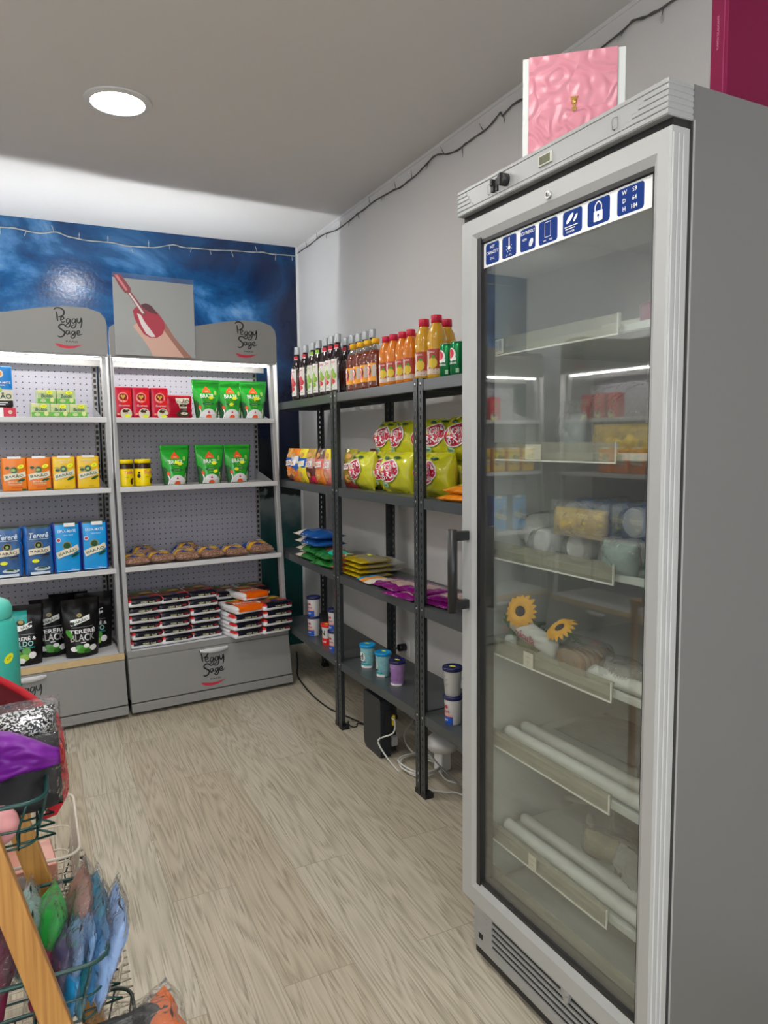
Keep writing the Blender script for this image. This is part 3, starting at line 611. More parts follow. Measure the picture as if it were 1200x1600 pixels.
# bottom grille
mb = MB(); GX = .046; mb.box((GX+.004, .0, .03), (.062, FW-.002, .173), fs)
mb.box((GX, .0, .150), (GX+.006, FW-.002, .173), fs); mb.box((GX, .0, .03), (GX+.006, FW-.002, .052), fs, .0015); mb.box((GX, FW-.075, .05), (GX+.006, FW-.002, .152), fs); mb.box((GX, 0, .05), (GX+.006, .05, .152), fs)
mb.box((GX+.0035, .05, .052), (GX+.0045, FW-.075, .150), dark)
for k in range(7): mb.box((GX, .05, .052+k*.0155), (GX+.006, FW-.075, .052+k*.0155+.0075), fs, .0008)
for k in range(5): mb.box((GX-.0012, FW-.055, .078+k*.014), (GX, FW-.018, .0795+k*.014), gml)
mb.box((GX-.0008, FW-.038, .056), (GX, FW-.022, .070), dark); mb.box((GX+.0005, .01, .015), (.07, FW-.01, .031), dark)
gr_ = mb.build('bottom_grille', fridge)
mb = MB(); mb.lathe([(.010, 0), (.012, .003), (.012, .010), (.008, .014)], gml, 14); o = mb.build('latch', gr_, (GX, .245, .142), (0, -PI/2, 0))
MB().prism([(.228, .155), (.262, .155), (.258, .128), (.248, .112), (.238, .118)], 'x', GX-.008, GX-.001, gml).build('latch_plate', gr_)
# shelves inside
acr = film('acrylic_strip', tint=(.88, .87, .80), haze=.28, ior=1.5, hazecol=(.55, .54, .44), rough=.12); lab_m = M('price_label', (.72, .68, .55), .6)
edgm = M('strip_edge', (.85, .85, .8), .3)
FSH = (1.478, 1.245, 1.018, .792, .570, .336)
for k, z in enumerate(FSH):
    mb = MB(); mb.box((.078, .045, z+.001), (.52, .545, z+.007), M('shelf_glassy', (.56, .60, .57), .25)); mb.box((.070, .045, z-.001), (.080, .545, z+.014), M('shelf_edge', (.62, .66, .63), .35), .002)
    s = mb.build('inner_shelf', fridge)
    if k >= 3:
        mb = MB()
        for x0 in ((.10, .15) if k > 3 else (.10,)):
            mb.tube([(x0, .07+i*.004, z+.022+.0012*math.sin(i*3.1)) for i in range(114)], .0135, frost, 10, rs=[.0135+(.0016 if i % 2 else 0) for i in range(114)])
        mb.build('cooling_tube', s)
    h_ = .034
    pr = MB(); pr.hexa([(.056, .150, z-.004), (.058, .150, z-.004), (.058, .545, z-.004), (.056, .545, z-.004), (.062, .150, z+h_), (.064, .150, z+h_), (.064, .545, z+h_), (.062, .545, z+h_)], acr)
    pr.box((.055, .150, z-.006), (.058, .545, z-.003), edgm); pr.box((.0545, .150, z-.004), (.0575, .152, z+h_), edgm)
    st = pr.build('price_strip', s)
    la = {0: (.505, .030), 1: (.385, .05), 3: (.395, .032), 5: (.375, .026)}.get(k)
    if la:
        y = la[0]; w_ = la[1]
        o = MB().box((.0535, y-w_/2, z-.002), (.0545, y+w_/2, z+.030), lab_m).build('price_label', st)
        if k == 0: prints(st, FU(.0534), [('r', -y-.011+i*.006, z+.003, -y-.008+i*.006, z+.027, M('grey_ink', (.3, .3, .28), .6)) for i in range(4)], 'label_print', step=0)
        else: prints(st, FU(.0534), [('t', 'congelados', -y, z+.020, .004, M('grey_ink', (.3, .3, .28), .6)), ('t', '3,50', -y, z+.009, .004, M('grey_ink'))], 'label_print', step=0)
mb = MB(); z = .222; mb.hexa([(.056, .08, z), (.058, .08, z), (.058, .548, z), (.056, .548, z), (.064, .08, z+.035), (.066, .08, z+.035), (.066, .548, z+.035), (.064, .548, z+.035)], acr); mb.build('bottom_guard', fridge)
MB().box((.07, .045, .19), (.55, .545, .215), M('shelf_glassy')).build('floor_shelf', fridge)
# ================================================================== goods
ORD = ['first', 'second', 'third', 'fourth', 'fifth', 'sixth', 'seventh', 'eighth', 'ninth', 'tenth', 'eleventh', 'twelfth', 'thirteenth']
P_ = lambda n, c=None, r=.32, **k: M(n, c, r, **k)
white_ink = M('white_ink', (.88, .88, .88), .5); yel_tag = P_('price_tag_yellow', (.85, .9, .02), .5); tag_ink = M('tag_ink', (.2, .2, .02), .6)
green_ink = P_('green_ink', (.01, .09, .03)); leafm = P_('leaf_green', (.07, .32, .03), var=.4, vscale=60); lime = P_('lime', (.3, .55, .08)); cream = P_('cream_paper', (.75, .7, .55))
def tagspot(u, v, s=1, rot=.25): return [('e', u, v, .0155*s, .0095*s, yel_tag, {'rot': rot, 'n': 14}), ('t', '2,50', u, v, .006*s, tag_ink, {'rot': rot})]
def barao(u, v, w_, rot=.12, txt='BARÃO', ink_=None, crest=None, band=None):
    """banner with crest, centred at u,v"""
    ink_ = ink_ or green_ink; h = w_*.30; s, c = math.sin(rot), math.cos(rot)
    T = lambda x, y: (u+x*c-y*s, v+x*s+y*c)
    out = [('e', u-.03*w_, v+h*.95, w_*.19, w_*.19, crest or P_('crest_gold', (.35, .28, .08))), ('e', u-.03*w_, v+h*.95, w_*.15, w_*.15, ink_), ('e', u-.03*w_, v+h*1.0, w_*.07, w_*.06, lime)]
    out.append(('p', [T(-w_*.5, -h*.62), T(-w_*.2, -h*.5), T(w_*.2, -h*.52), T(w_*.5, -h*.25), T(w_*.5, h*.62), T(w_*.2, h*.42), T(-w_*.2, h*.5), T(-w_*.5, h*.38)], band or cream))
    p = T(-.01*w_, 0); out.append(('t', txt, p[0], p[1], h*.52, ink_, {'rot': rot, 'w': w_*.82, 'bold': .03}))
    out.append(('e', *T(w_*.25, -h*.85), w_*.2, w_*.06, ink_, {'rot': rot+.2}))
    return out
gx = lambda z, extra=.02: lyf(z)+extra     # just behind a shelf's front edge
Z1, Z2, Z3, ZB = SHZ[0], SHZ[1], SHZ[2], .3005

# ---- left unit, top shelf: big blue mate box, small red box, five boldo tea boxes
bluebx = P_('mate_blue', (.01, .22, .62)); blk = P_('pack_black', (.012, .012, .014), .3)
t = thing('mate_box', 'tall blue and white mate pack cut off by the left edge, top shelf', 'mate pack', GON, (-.458, .185, Z1+.042))
brick(t, .103, .06, .178, bluebx, mf=lambda x, y, z: bluebx if z > .072 else (cream if z > .03 else blk), name='carton')
f = bricksurf(.103, .06, .178)
prints(t, f, [('e', 0, .145, .018, .018, cream), ('e', 0, .145, .012, .012, P_('orange_ink', (.8, .3, .05))), ('t', 'ERVA-MATE', .012, .107, .009, white_ink), ('t', 'TERERÉ', .012, .096, .006, white_ink), ('t', 'BARÃO', -.003, .05, .026, green_ink, {'w': .098, 'bold': .03}), ('e', -.01, .075, .02, .014, lime), ('r', -.045, .018, .03, .021, white_ink), ('r', -.045, .010, .02, .013, white_ink)])
t = thing('gift_box', 'small red and white box lying beneath the tall blue mate pack', 'box', GON, (-.468, .185, Z1+.0005))
redb = P_('box_red', (.55, .01, .04)); MB().box((-.07, -.035, 0), (.07, .035, .040), redb, .001).build('carton', t)
prints(t, lambda u, v, o: Vector((u, -.035-o, v)), [('r', -.07, 0, .02, .04, white_ink), ('e', .047, .02, .008, .008, cream), ('t', 'GS', .047, .02, .008, redb)])
bold = P_('boldo_pale', (.50, .62, .30)); boldg = P_('boldo_green', (.12, .45, .05), var=.5, vscale=120)
t0 = thing('tea_box', '', 'tea box', GON, (0, 0, 0), group='boldo tea boxes')
bx_ = MB(); bx_.box((-.0392, -.032, 0), (.0392, .032, .0605), bold, .0012); bx_.build('carton', t0)
prints(t0, lambda u, v, o: Vector((u, -.032-o, v)), [('r', -.038, .001, .038, .022, boldg), ('e', -.015, .012, .012, .008, bold), ('e', .022, .016, .009, .011, P_('pale_yellow', (.7, .72, .3))), ('r', -.036, .045, -.005, .058, P_('pale_yellow')), ('t', 'Boldo', .002, .034, .0165, green_ink, {'w': .048, 'bold': .03, 'shear': .12}), ('r', -.037, .0585, .037, .0602, white_ink)]+tagspot(.012, .049, .95, .05))
for i, (x, z, lab) in enumerate(((-.297, 0, 'lower left in the pyramid of five'), (-.2175, 0, 'bottom middle of the pyramid of five'), (-.138, 0, 'lower right in the pyramid of five'), (-.270, .061, 'upper left of the pyramid'), (-.1885, .061, 'upper right of the pyramid'))):
    if i == 0: t0.location = GON.w((x, .185, Z1+.0005)); t0.rotation_euler = (0, 0, GON.ang); t0['label'] = 'pale green boldo tea box, '+lab
    else: dup(t0, GON, (x, .185, Z1+.0005+z), 0, 'pale green boldo tea box, '+lab)
# ---- left unit, second shelf: four mate packs (two orange, two yellow)
ora = P_('mate_orange', (.85, .22, .012)); yl = P_('mate_yellow', (.85, .55, .01)); dkg = P_('dark_green_pack', (.01, .10, .05))
def mate(col, side, top, seed, orange):
    t = thing('mate_pack', '', 'mate pack', GON, (0, 0, 0), group='orange and yellow mate packs')
    brick(t, .096, .058, .150, col, mf=lambda x, y, z: (side if abs(x) > .0465 else (top if z > .1465 else col)), seed=seed, wr=.002, name='packet')
    MB().box((-.026, -.031, .143), (.028, -.005, .1525), white_ink, .001).build('seal_tab', t)
    f = bricksurf(.096, .058, .150, seed=seed, wr=.002)
    it = barao(0, .067, .088, .1 if orange else .22) + tagspot(.025, .108, .9, .35)
    if orange: it += [('e', -.028, .103, .009, .006, green_ink), ('t', 'ERVA-MATE', .0, .040, .0075, cream, {'w': .055}), ('t', 'TRADICIONAL', 0, .030, .006, cream), ('t', 'chimarrão', .008, .017, .008, P_('red_orange_ink', (.6, .04, .01))), ('r', .026, .002, .044, .010, green_ink)]
    else: it += [('t', 'CHIMARRÃO', 0, .132, .008, cream, {'w': .07}), ('t', 'NATIVA', 0, .122, .007, cream), ('t', '100%', -.03, .098, .007, green_ink), ('e', -.028, .088, .010, .006, green_ink), ('t', 'seleção', .01, .012, .007, P_('crest_gold'))]
    prints(t, f, it, off0=.0014); return t
mo = mate(ora, ora, dkg, 1, True); my = mate(yl, P_('amber_side', (.8, .28, .01)), P_('amber_side'), 2, False)
for t, x, lab in ((mo, -.421, 'orange mate pack with dark green top, leftmost on the second shelf'), (my, -.218, 'yellow mate pack with amber sides, left one of two')):
    place(t, GON, (x, gx(Z2, .035), Z2+.0005)); t['label'] = lab
dup(mo, GON, (-.322, gx(Z2, .035), Z2+.0005), 0, 'orange mate pack standing directly left of the yellow ones')
dup(my, GON, (-.114, gx(Z2, .035), Z2+.0005), 0, 'yellow mate pack with amber sides, rightmost on its shelf')
# ---- left unit, third shelf: four blue packs
db = P_('denim_blue', (.035, .12, .32), .28, var=.5, vscale=25); lb = P_('bright_blue', (.005, .33, .78), .28); sb_ = P_('side_blue', (.01, .12, .45), .25); nv = P_('navy_side', (.01, .03, .25), .25); palei = P_('pale_ink', (.65, .75, .85))
def bluepack(kind, seed):
    t = thing('mate_pack', '', 'mate pack', GON, (0, 0, 0), group='blue mate packs')
    w_ = .112 if kind == 'd' else .118; col = db if kind == 'd' else lb; side = sb_ if kind == 'd' else nv
    brick(t, w_, .065, .222 if kind == 'd' else .228, col, mf=lambda x, y, z: (side if abs(x) > w_*.40 else (P_('olive_top', (.03, .06, .04)) if z > .215 else col)), seed=seed, wr=.005, bulge=.006, name='packet', r=.009)
    f = bricksurf(w_, .065, .225, seed=seed, wr=.005, bulge=.006)
    if kind == 'd': it = [('t', 'Tererê', 0, .180, .024, palei, {'w': .082, 'shear': .2, 'bold': .02}), ('r', -.04, .162, .04, .164, palei)] + barao(0, .110, .090, .05, ink_=P_('pack_black')) + [('e', -.018, .066, .015, .008, yel_tag), ('e', .008, .030, .034, .010, palei), ('e', .01, .034, .024, .006, green_ink), ('r', -.04, .004, .04, .016, palei)]
    else: it = [('t', 'ERVA-MATE', 0, .190, .013, palei, {'w': .078}), ('t', 'PARA TERERÉ', .006, .172, .006, palei), ('e', -.037, .150, .010, .010, palei), ('e', -.037, .150, .007, .007, redink)] + barao(.0, .096, .098, .28) + [('t', '500 g', .02, .012, .008, palei), ('r', -.044, .006, .044, .009, palei)]
    prints(t, f, it, off0=.0028)
    if kind == 'l': MB().box((-.012, -.040, .210), (.035, -.034, .226), white_ink, .001).build('paper_tab', t)
    return t
bd = bluepack('d', 3); bl = bluepack('l', 4)
place(bd, GON, (-.468, gx(Z3, .045), Z3+.0005)); bd['label'] = 'denim blue tererê pack cut by the left edge of the photo'
dup(bd, GON, (-.345, gx(Z3, .045), Z3+.0005), .08, 'denim blue tererê pack next to the bright blue ones')
place(bl, GON, (-.224, gx(Z3, .045), Z3+.0005), 0); bl['label'] = 'bright blue mate pack standing left of the rightmost one'
dup(bl, GON, (-.103, gx(Z3, .05), Z3+.0005), -.05, 'bright blue mate pack at the right end of the third shelf')
# ---- left unit, base: black stand-up pouches
bpm = P_('glossy_black_foil', (.004, .004, .005), .3, spec=.3); teal = P_('teal_foil', (.0, .35, .33), .25); silver = P_('silver_ink', (.55, .55, .55), .3, metal=.5)
def blackpouch(kind, seed):
    t = thing('tea_pouch', '', 'tea pouch', GON, (0, 0, 0), group='black tererê pouches')
    w_ = .176; h_ = .272
    b, f = pouch(t, w_, h_, .07, bpm, .80, seed, .006, mf=(lambda u, v: teal if (kind == 'boldo' and -.055 < u < .02 and .172 < v < .245) else bpm))
    it = [('p', [(-.052, .150), (-.01, .158), (.04, .172), (.04, .196), (0, .184), (-.052, .176)], white_ink), ('t', 'BARÃO', -.006, .171, .014, green_ink, {'rot': .2, 'w': .075, 'bold': .03}), ('e', -.008, .194, .018, .013, bpm), ('e', -.008, .196, .012, .009, P_('crest_gold'))]
    if kind == 'boldo': it += [('t', 'TERERÉ &', 0, .125, .020, white_ink, {'w': .115, 'bold': .03}), ('t', 'BOLDO', -.01, .100, .024, P_('pale_teal', (.35, .7, .68)), {'w': .11, 'bold': .03}), ('r', -.05, .080, .05, .084, teal), ('e', -.03, .055, .022, .018, leafm), ('e', .012, .066, .02, .02, leafm), ('e', .0, .040, .026, .016, lime), ('e', .04, .048, .018, .015, white_ink), ('e', -.012, .026, .018, .013, white_ink)]
    else: it += [('t', 'TERERÉ', 0, .125, .023, white_ink, {'w': .125, 'bold': .03}), ('t', 'BLACK', .0, .094, .033, silver, {'w': .12, 'bold': .02}), ('e', -.062, .115, .011, .022, leafm, {'rot': .5}), ('r', -.012, .070, .012, .073, silver), ('e', 0, .040, .045, .018, leafm), ('e', -.048, .044, .016, .012, white_ink), ('e', .015, .055, .016, .010, white_ink), ('e', .05, .042, .020, .014, white_ink), ('e', -.022, .050, .020, .012, leafm), ('e', .02, .030, .02, .010, P_('leaf_dark', (.02, .12, .01)))]
    it += [('r', -.05, .142, .05, .1435, P_('grey_ink2', (.35, .35, .35)))]
    prints(t, f, it); return t
pb = blackpouch('boldo', 5); pk = blackpouch('black', 6)
place(pb, GON, (-.425, .115, ZB), -.12); pb['label'] = 'black tererê pouch with teal patch, standing at the left beside the turquoise flask'
place(pk, GON, (-.182, .115, ZB), .06); pk['label'] = 'black tererê pouch with silver lettering, front of the group'
dup(pk, GON, (-.300, .205, ZB), .05, 'black tererê pouch with silver lettering, standing behind the front one')
dup(pb, GON, (-.100, .235, ZB), -.05, 'black tererê pouch with teal patch, in the right rear behind the upright')
dup(pk, GON, (-.205, .295, ZB), .0, 'black tererê pouch in the back row, only its top in sight')

# ---- right unit, top shelf: red coffee packs
crd = P_('coffee_red', (.62, .0, .03), .3); crd2 = P_('coffee_red_bright', (.8, .01, .02), .3); dkred = P_('coffee_dark_red', (.3, 0, .02), .3); brown = P_('coffee_brown', (.05, .02, .01)); peach = P_('peach', (.85, .35, .25)); gold = P_('gold', (.7, .5, .05))
t = c1 = thing('coffee_pack', '', 'coffee pack', GON, (0, 0, 0), group='red coffee packs with a cup picture')
brick(t, .083, .052, .146, crd, mf=lambda x, y, z: dkred if (x < -.036 or z > .143) else crd, seed=8, wr=.003, name='packet')
f = bricksurf(.083, .052, .146, seed=8, wr=.003)
prints(t, f, [('rr', -.004, .052, .038, .130, .006, crd2), ('e', .0, .096, .024, .024, peach), ('e', .0, .099, .018, .016, dkred), ('e', -.006, .102, .005, .006, gold), ('e', .006, .102, .005, .006, gold), ('e', 0, .094, .005, .006, gold), ('t', 'Gourmet', .004, .058, .009, white_ink, {'w': .05}), ('e', .012, .02, .027, .026, cream), ('e', .012, .030, .018, .011, brown), ('rr', -.03, .012, -.018, .022, .003, peach), ('e', .018, .009, .014, .007, yel_tag)])
place(c1, GON, (.062, gx(Z1, .04), Z1)); c1['label'] = 'red coffee pack with cup picture, leftmost of three, touching the upright'
dup(c1, GON, (.147, gx(Z1, .045), Z1), 0, 'red coffee pack with cup picture, middle of three'); dup(c1, GON, (.236, gx(Z1, .045), Z1), 0, 'red coffee pack with cup picture, right of the three')
t = thing('coffee_pack', 'crumpled dark red coffee brick lettered pilão, lower than its neighbours', 'coffee pack', GON, (.330, gx(Z1, .045), Z1))
brick(t, .128, .055, .112, P_('pilao_red', (.42, .0, .02), .25), seed=9, wr=.008, name='packet', r=.01)
f = bricksurf(.128, .055, .112, seed=9, wr=.008)
prints(t, f, [('p', [(-.02, .098), (.05, .098), (.048, .075), (.036, .066), (.036, .048), (.0, .048), (-.004, .066), (-.016, .076)], cream), ('t', 'PILÃO', .015, .083, .020, P_('pack_black'), {'w': .062, 'bold': .035, 'rot': .03}), ('rr', .0, .056, .036, .068, .003, brown), ('r', .002, .036, .034, .046, brown), ('t', 'CAFÉ', .018, .062, .006, white_ink), ('e', .016, .020, .034, .016, brown), ('e', .022, .022, .018, .007, cream)], off0=.0045)
# ---- green coffee pouches, top and second shelf
gp = P_('green_foil', (.01, .36, .02), .26, coat=.2, bump=.25, bscale=14); orr = P_('delta_orange', (.8, .09, .01))
t = g1 = thing('coffee_pouch', '', 'coffee pouch', GON, (0, 0, 0), group='green coffee pouches')
dkp = P_('dark_leaf_pattern', (.02, .10, .03), var=.9, vscale=90)
b, f = pouch(t, .152, .193, .062, gp, .74, 11, .0035, mf=lambda u, v: dkp if (v < .085 and abs(u) > .036+.25*v) else gp)
prints(t, f, [('p', [(-.028, .128), (.022, .128), (.016, .142), (-.003, .163), (-.022, .142)], orr), ('t', 'delta', -.003, .137, .007, cream), ('t', 'BRAZIL', 0, .112, .020, white_ink, {'w': .078, 'bold': .01}), ('t', 'puro prazer', 0, .094, .006, lime), ('t', 'ORIGENS', 0, .086, .005, lime), ('r', -.034, .070, .034, .077, green_ink), ('t', 'torrado e moído', 0, .0735, .004, white_ink), ('t', 'intenso', 0, .062, .006, lime),
    ('p', [(.052*math.cos(PI*i/16), .002+.046*math.sin(PI*i/16)) for i in range(17)], P_('grey_white', (.72, .72, .72))), ('p', [(-.008, .026), (.008, .026), (0, .040)], redink), ('p', [(.020*math.cos(PI*i/10), .003+.016*math.sin(PI*i/10)) for i in range(11)], orr), ('s', [(.03, .175), (.042, .181), (.05, .176)], .003, green_ink), ('e', .045, .128, .008, .012, lime), ('s', [(-.058, .0), (-.048, .03), (-.056, .055)], .006, white_ink), ('s', [(.058, .0), (.048, .03), (.056, .055)], .006, white_ink), ('s', [(.048, .0), (.06, .028), (.05, .05)], .005, lime), ('e', -.05, .055, .008, .010, orr)])
greens = [(.478, Z1, .045, .0, 'left one on the upper shelf'), (.606, Z1, .055, -.03, 'middle one on the upper shelf'), (.728, Z1, .045, -.06, 'right one on the upper shelf beside the upright'), (.297, Z2, .04, .05, 'lower shelf, left, beside the yellow tins'), (.473, Z2, .04, -.03, 'lower shelf, middle'), (.622, Z2, .045, .04, 'lower shelf, right')]
for i, (x, z, e, rz, lab) in enumerate(greens):
    if i == 0: place(g1, GON, (x, gx(z, e), z+.0005), rz); g1['label'] = 'green Brazil coffee pouch, '+lab; tt = g1
    else: tt = dup(g1, GON, (x, gx(z, e), z+.0005), rz, 'green Brazil coffee pouch, '+lab)
    tu, tv = [(.016, .103), (-.004, .072), (.002, .103), (.0, .110), (.024, .062), (-.022, .069)][i]
    prints(tt, f, [('e', tu, tv, .0135, .0085, yel_tag, {'rot': (.0, .1, 1.3, 0, .3, 0)[i], 'n': 14})], 'price_sticker', off0=.0085)
# ---- yellow jars
jy = P_('jar_yellow', (.88, .68, .0), .3); jd = P_('jar_brown', (.035, .012, .008), .2)
t = j1 = thing('drink_powder_jar', 'yellow chocolate powder jar touching the left upright', 'jar', GON, (.057, gx(Z2, .045), Z2), group='yellow chocolate powder jars')
MB().lathe([(.036, 0), (.039, .003), (.040, .01), (.040, .085), (.038, .09), (.0375, .104), (.036, .112)], jy, 28, mfun=lambda a, b: jd if a >= .0845 else jy, wob=0).build('jar_body', t)
MB().lathe([(.037, .110), (.0395, .111), (.0395, .124), (.036, .129), (.001, .1295)], jy, 28).build('lid', t)
pink = P_('pink_ink', (.75, .03, .25)); fj = cylmap(.0402)
prints(t, fj, [('t', 'Toddy', .012, .066, .020, pink, {'w': .05, 'bold': .03, 'rot': .06}), ('e', .024, .024, .009, .014, brown), ('e', .030, .036, .007, .006, brown), ('e', -.038, .05, .008, .010, P_('pack_black')), ('e', -.036, .066, .005, .005, P_('pack_black')), ('t', 'original', .0, .045, .005, brown)], step=.01)
dup(j1, GON, (.141, gx(Z2, .045), Z2), .25, 'yellow chocolate powder jar, the right one of the pair')
# ---- bean bags lying on the third shelf
beanm = None
def bean_mat():
    m, nt, b = nmat('speckled_beans'); N = nt.nodes; L = nt.links
    tc = N.new('ShaderNodeTexCoord'); v = N.new('ShaderNodeTexVoronoi'); v.inputs['Scale'].default_value = 120; L.new(tc.outputs['Object'], v.inputs['Vector'])
    r = N.new('ShaderNodeValToRGB'); e = r.color_ramp.elements; e[0].color = (.6, .42, .3, 1); e[1].position = .6; e[1].color = (.22, .1, .06, 1); L.new(v.outputs['Distance'], r.inputs[0]); L.new(r.outputs[0], b.inputs['Base Color'])
    bp = N.new('ShaderNodeBump'); bp.inputs['Strength'].default_value = .6; bp.inputs['Distance'].default_value = .004; bp.invert = True; L.new(v.outputs['Distance'], bp.inputs['Height']); L.new(bp.outputs[0], b.inputs['Normal'])
    b.inputs['Roughness'].default_value = .35; b.inputs['Coat Weight'].default_value = .3; return m
beanm = bean_mat(); by = P_('bean_yellow', (.8, .45, .01)); bb = P_('bean_blue', (.01, .05, .28))
t = k1 = thing('bean_bag', '', 'bean bag', GON, (0, 0, 0), group='bags of speckled beans')
b, f = pillow(t, .150, .185, .062, beanm, seed=21, wr=.010, lie=True, ws=16, mf=lambda u, v, s: (by if (.052 < v < .085+.01*math.sin(u*50)) else (bb if v > .105 else beanm)) if s > 0 else beanm, name='packet')
prints(t, f, [('e', -.012, .046, .026, .012, bb), ('t', 'Carioca', -.012, .046, .009, white_ink, {'shear': .2}), ('t', 'FEIJÃO', 0, .07, .010, bb, {'w': .06}), ('s', [(-.07, .095), (0, .100), (.07, .092)], .006, white_ink)], off0=.002)
bl_ = [(.088, 'at the left end'), (.210, 'second from the left'), (.335, 'third from the left'), (.462, 'fourth from the left'), (.590, 'fifth from the left'), (.728, 'at the right end with raised corner')]
for i, (x, lab) in enumerate(bl_):
    z = Z3+.0005
    if i == 0: place(k1, GON, (x, lyf(Z3)+.095, z), 0); k1['label'] = 'bag of speckled beans lying on the third shelf, '+lab; k1.scale = (.84, 1, 1)
    else:
        q = dup(k1, GON, (x, lyf(Z3)+.095+.01*(i % 2), z), (0, .04, -.05, .03, 0, .09)[i], 'bag of speckled beans lying on the third shelf, '+lab); q.scale = (.84, 1, (1, 1, 1.12, 1.08, 1, 1.2)[i])
for x, lab in ((.16, 'bag of beans with blue end lying behind the second bag'), (.385, 'bag of beans with blue end lying behind the third bag')):
    q = dup(k1, GON, (x, lyf(Z3)+.225, Z3+.0005), .3, lab); q.scale = (.84, .6, 1.35)
# ---- base: stacks of navy and white flour packs
nb = P_('flour_navy', (.004, .005, .014), .28); wt = P_('flour_white', (.78, .78, .8), .35); rdm = P_('flour_red', (.6, .02, .02), .3); orm = P_('flour_orange', (.85, .13, .0), .3)
def food_mat(name, cols, sc=26):
    m, nt, b = nmat(name); N = nt.nodes; L = nt.links
    tc = N.new('ShaderNodeTexCoord'); v = N.new('ShaderNodeTexVoronoi'); v.inputs['Scale'].default_value = sc; L.new(tc.outputs['Object'], v.inputs['Vector'])
    n = N.new('ShaderNodeTexNoise'); n.inputs['Scale'].default_value = sc*.6; L.new(tc.outputs['Object'], n.inputs['Vector']); 
    sx = N.new('ShaderNodeSeparateXYZ'); L.new(v.outputs['Color'], sx.inputs[0])
    r = N.new('ShaderNodeValToRGB'); r.color_ramp.interpolation = 'CONSTANT'; e = r.color_ramp.elements
    e[0].position = 0; e[0].color = (*cols[0], 1); e[1].position = 1/len(cols); e[1].color = (*cols[1], 1)
    for i, c in enumerate(cols[2:]): q = e.new((i+2)/len(cols)); q.color = (*c, 1)
    L.new(sx.outputs['X'], r.inputs[0]); L.new(r.outputs[0], b.inputs['Base Color']); b.inputs['Roughness'].default_value = .3; MATS[name] = m; return m
fm1 = food_mat('food_print', [(.35, .12, .03), (.05, .13, .03), (.45, .2, .02), (.3, .03, .02), (.2, .1, .05)], 45)
flours = []
def flour(kind, seed):
    t = thing('flour_pack', '', 'flour pack', GON, (0, 0, 0), group='stacked navy and white packs')
    mf = lambda x, y, z: (wt if z < .0165 else ((rdm if (y < -.03 and z > .028) else wt) if x < -.069 else (nb if (y < -.05 or z < .030) else fm1))) if kind == 'n' else (wt if (z < .012 or x < -.06) else (orm if y < .06 else P_('flour_white')))
    brick(t, .158, .20, .040, nb, mf=mf, seed=seed, wr=.008, bulge=.006, r=.013, name='packet')
    f = lambda u, v, o: Vector((u, -.1-.006-.004-o, v))
    it = [('t', 'YOKI', -.01, .024, .009, P_('pale_yellow_ink', (.75, .72, .35)), {'w': .03, 'bold': .03}), ('t', 'farofa', .026, .024, .008, P_('pale_yellow_ink'), {'shear': .2}), ('e', .055, .027, .011, .005, P_('flour_dark_red', (.25, .01, .01)))] if kind == 'n' else []
    if it: prints(t, f, it)
    g_ = lambda u, v, o: Vector((u, v, .0415+o))
    it = [('e', .052, -.05, .018, .014, rdm), ('e', -.052, -.03, .020, .020, P_('dark_rose', (.2, .02, .04))), ('e', .0, -.045, .022, .012, bb), ('rr', -.076, .02, -.05, .08, .006, wt), ('r', -.07, .035, -.056, .065, P_('pack_black')), ('e', .02, .02, .03, .02, gold), ('e', -.02, .05, .022, .02, leafm)] if kind == 'n' else [('t', 'farofa', 0, -.02, .035, white_ink, {'w': .11, 'shear': .2, 'bold': .02}), ('e', .02, .055, .04, .02, gold), ('rr', -.076, -.03, -.058, .03, .004, P_('pack_black')), ('e', -.03, .06, .02, .02, leafm)]
    prints(t, g_, it, 'top_print', step=0)
    return t
fn = flour('n', 31); fo = flour('o', 32)
def putflour(src, x, y, z, rz, lab, tilt=0):
    k = 0 if src is fn else 1
    if not flours.count(k): flours.append(k); place(src, GON, (x, y, z), rz); src['label'] = lab; src.rotation_euler[0] = tilt; return src
    q = dup(src, GON, (x, y, z), rz, lab, tilt=tilt); q.scale = (rs_.uniform(.95, 1.03), 1, rs_.uniform(.93, 1.0)); q.rotation_euler[1] = rs_.uniform(-.02, .02); return q
stacks = [(.105, .178, 6, 'first stack from the left'), (.250, .178, 6, 'second stack from the left'), (.398, .190, 6, 'third stack from the left')]
lev = ['bottom', 'second from below', 'third from below', 'fourth from below', 'fifth from below', 'topmost']
rs_ = random.Random(5)
for x, y, n, lab in stacks:
    for k in range(n): putflour(fn, x+rs_.uniform(-.008, .008)+(.0 if k else 0), y+rs_.uniform(-.006, .004), ZB+k*.0408, rs_.uniform(-.04, .04), 'navy and white food pack, %s in the %s' % (lev[k], lab))
for x, n, lab in ((.570, 5, 'rear stack behind the orange packs'), (.722, 5, 'rear stack at the right end')):
    for k in range(n): putflour(fn, x, .292, ZB+k*.0408, rs_.uniform(-.04, .04), 'navy and white food pack, %s in the %s' % (lev[k], lab))
for k in range(3): putflour(fn, .580+rs_.uniform(-.006, .006), .080, ZB+k*.0408, .10+rs_.uniform(-.03, .03), 'navy and white food pack, %s of the low front stack' % lev[k])
for k in range(4): putflour(fn, .745+rs_.uniform(-.006, .006), .080, ZB+k*.0408, .06+rs_.uniform(-.03, .03), 'navy and white food pack, %s of the front right stack' % (lev[k] if k < 3 else 'topmost'))
putflour(fo, .590, .085, ZB+3*.0408, .14, 'bright orange and white food pack on top of the low front stack')
putflour(fo, .655, .175, ZB+4*.0408+.004, .2, 'orange and white food pack lying behind, across the front and rear stacks')

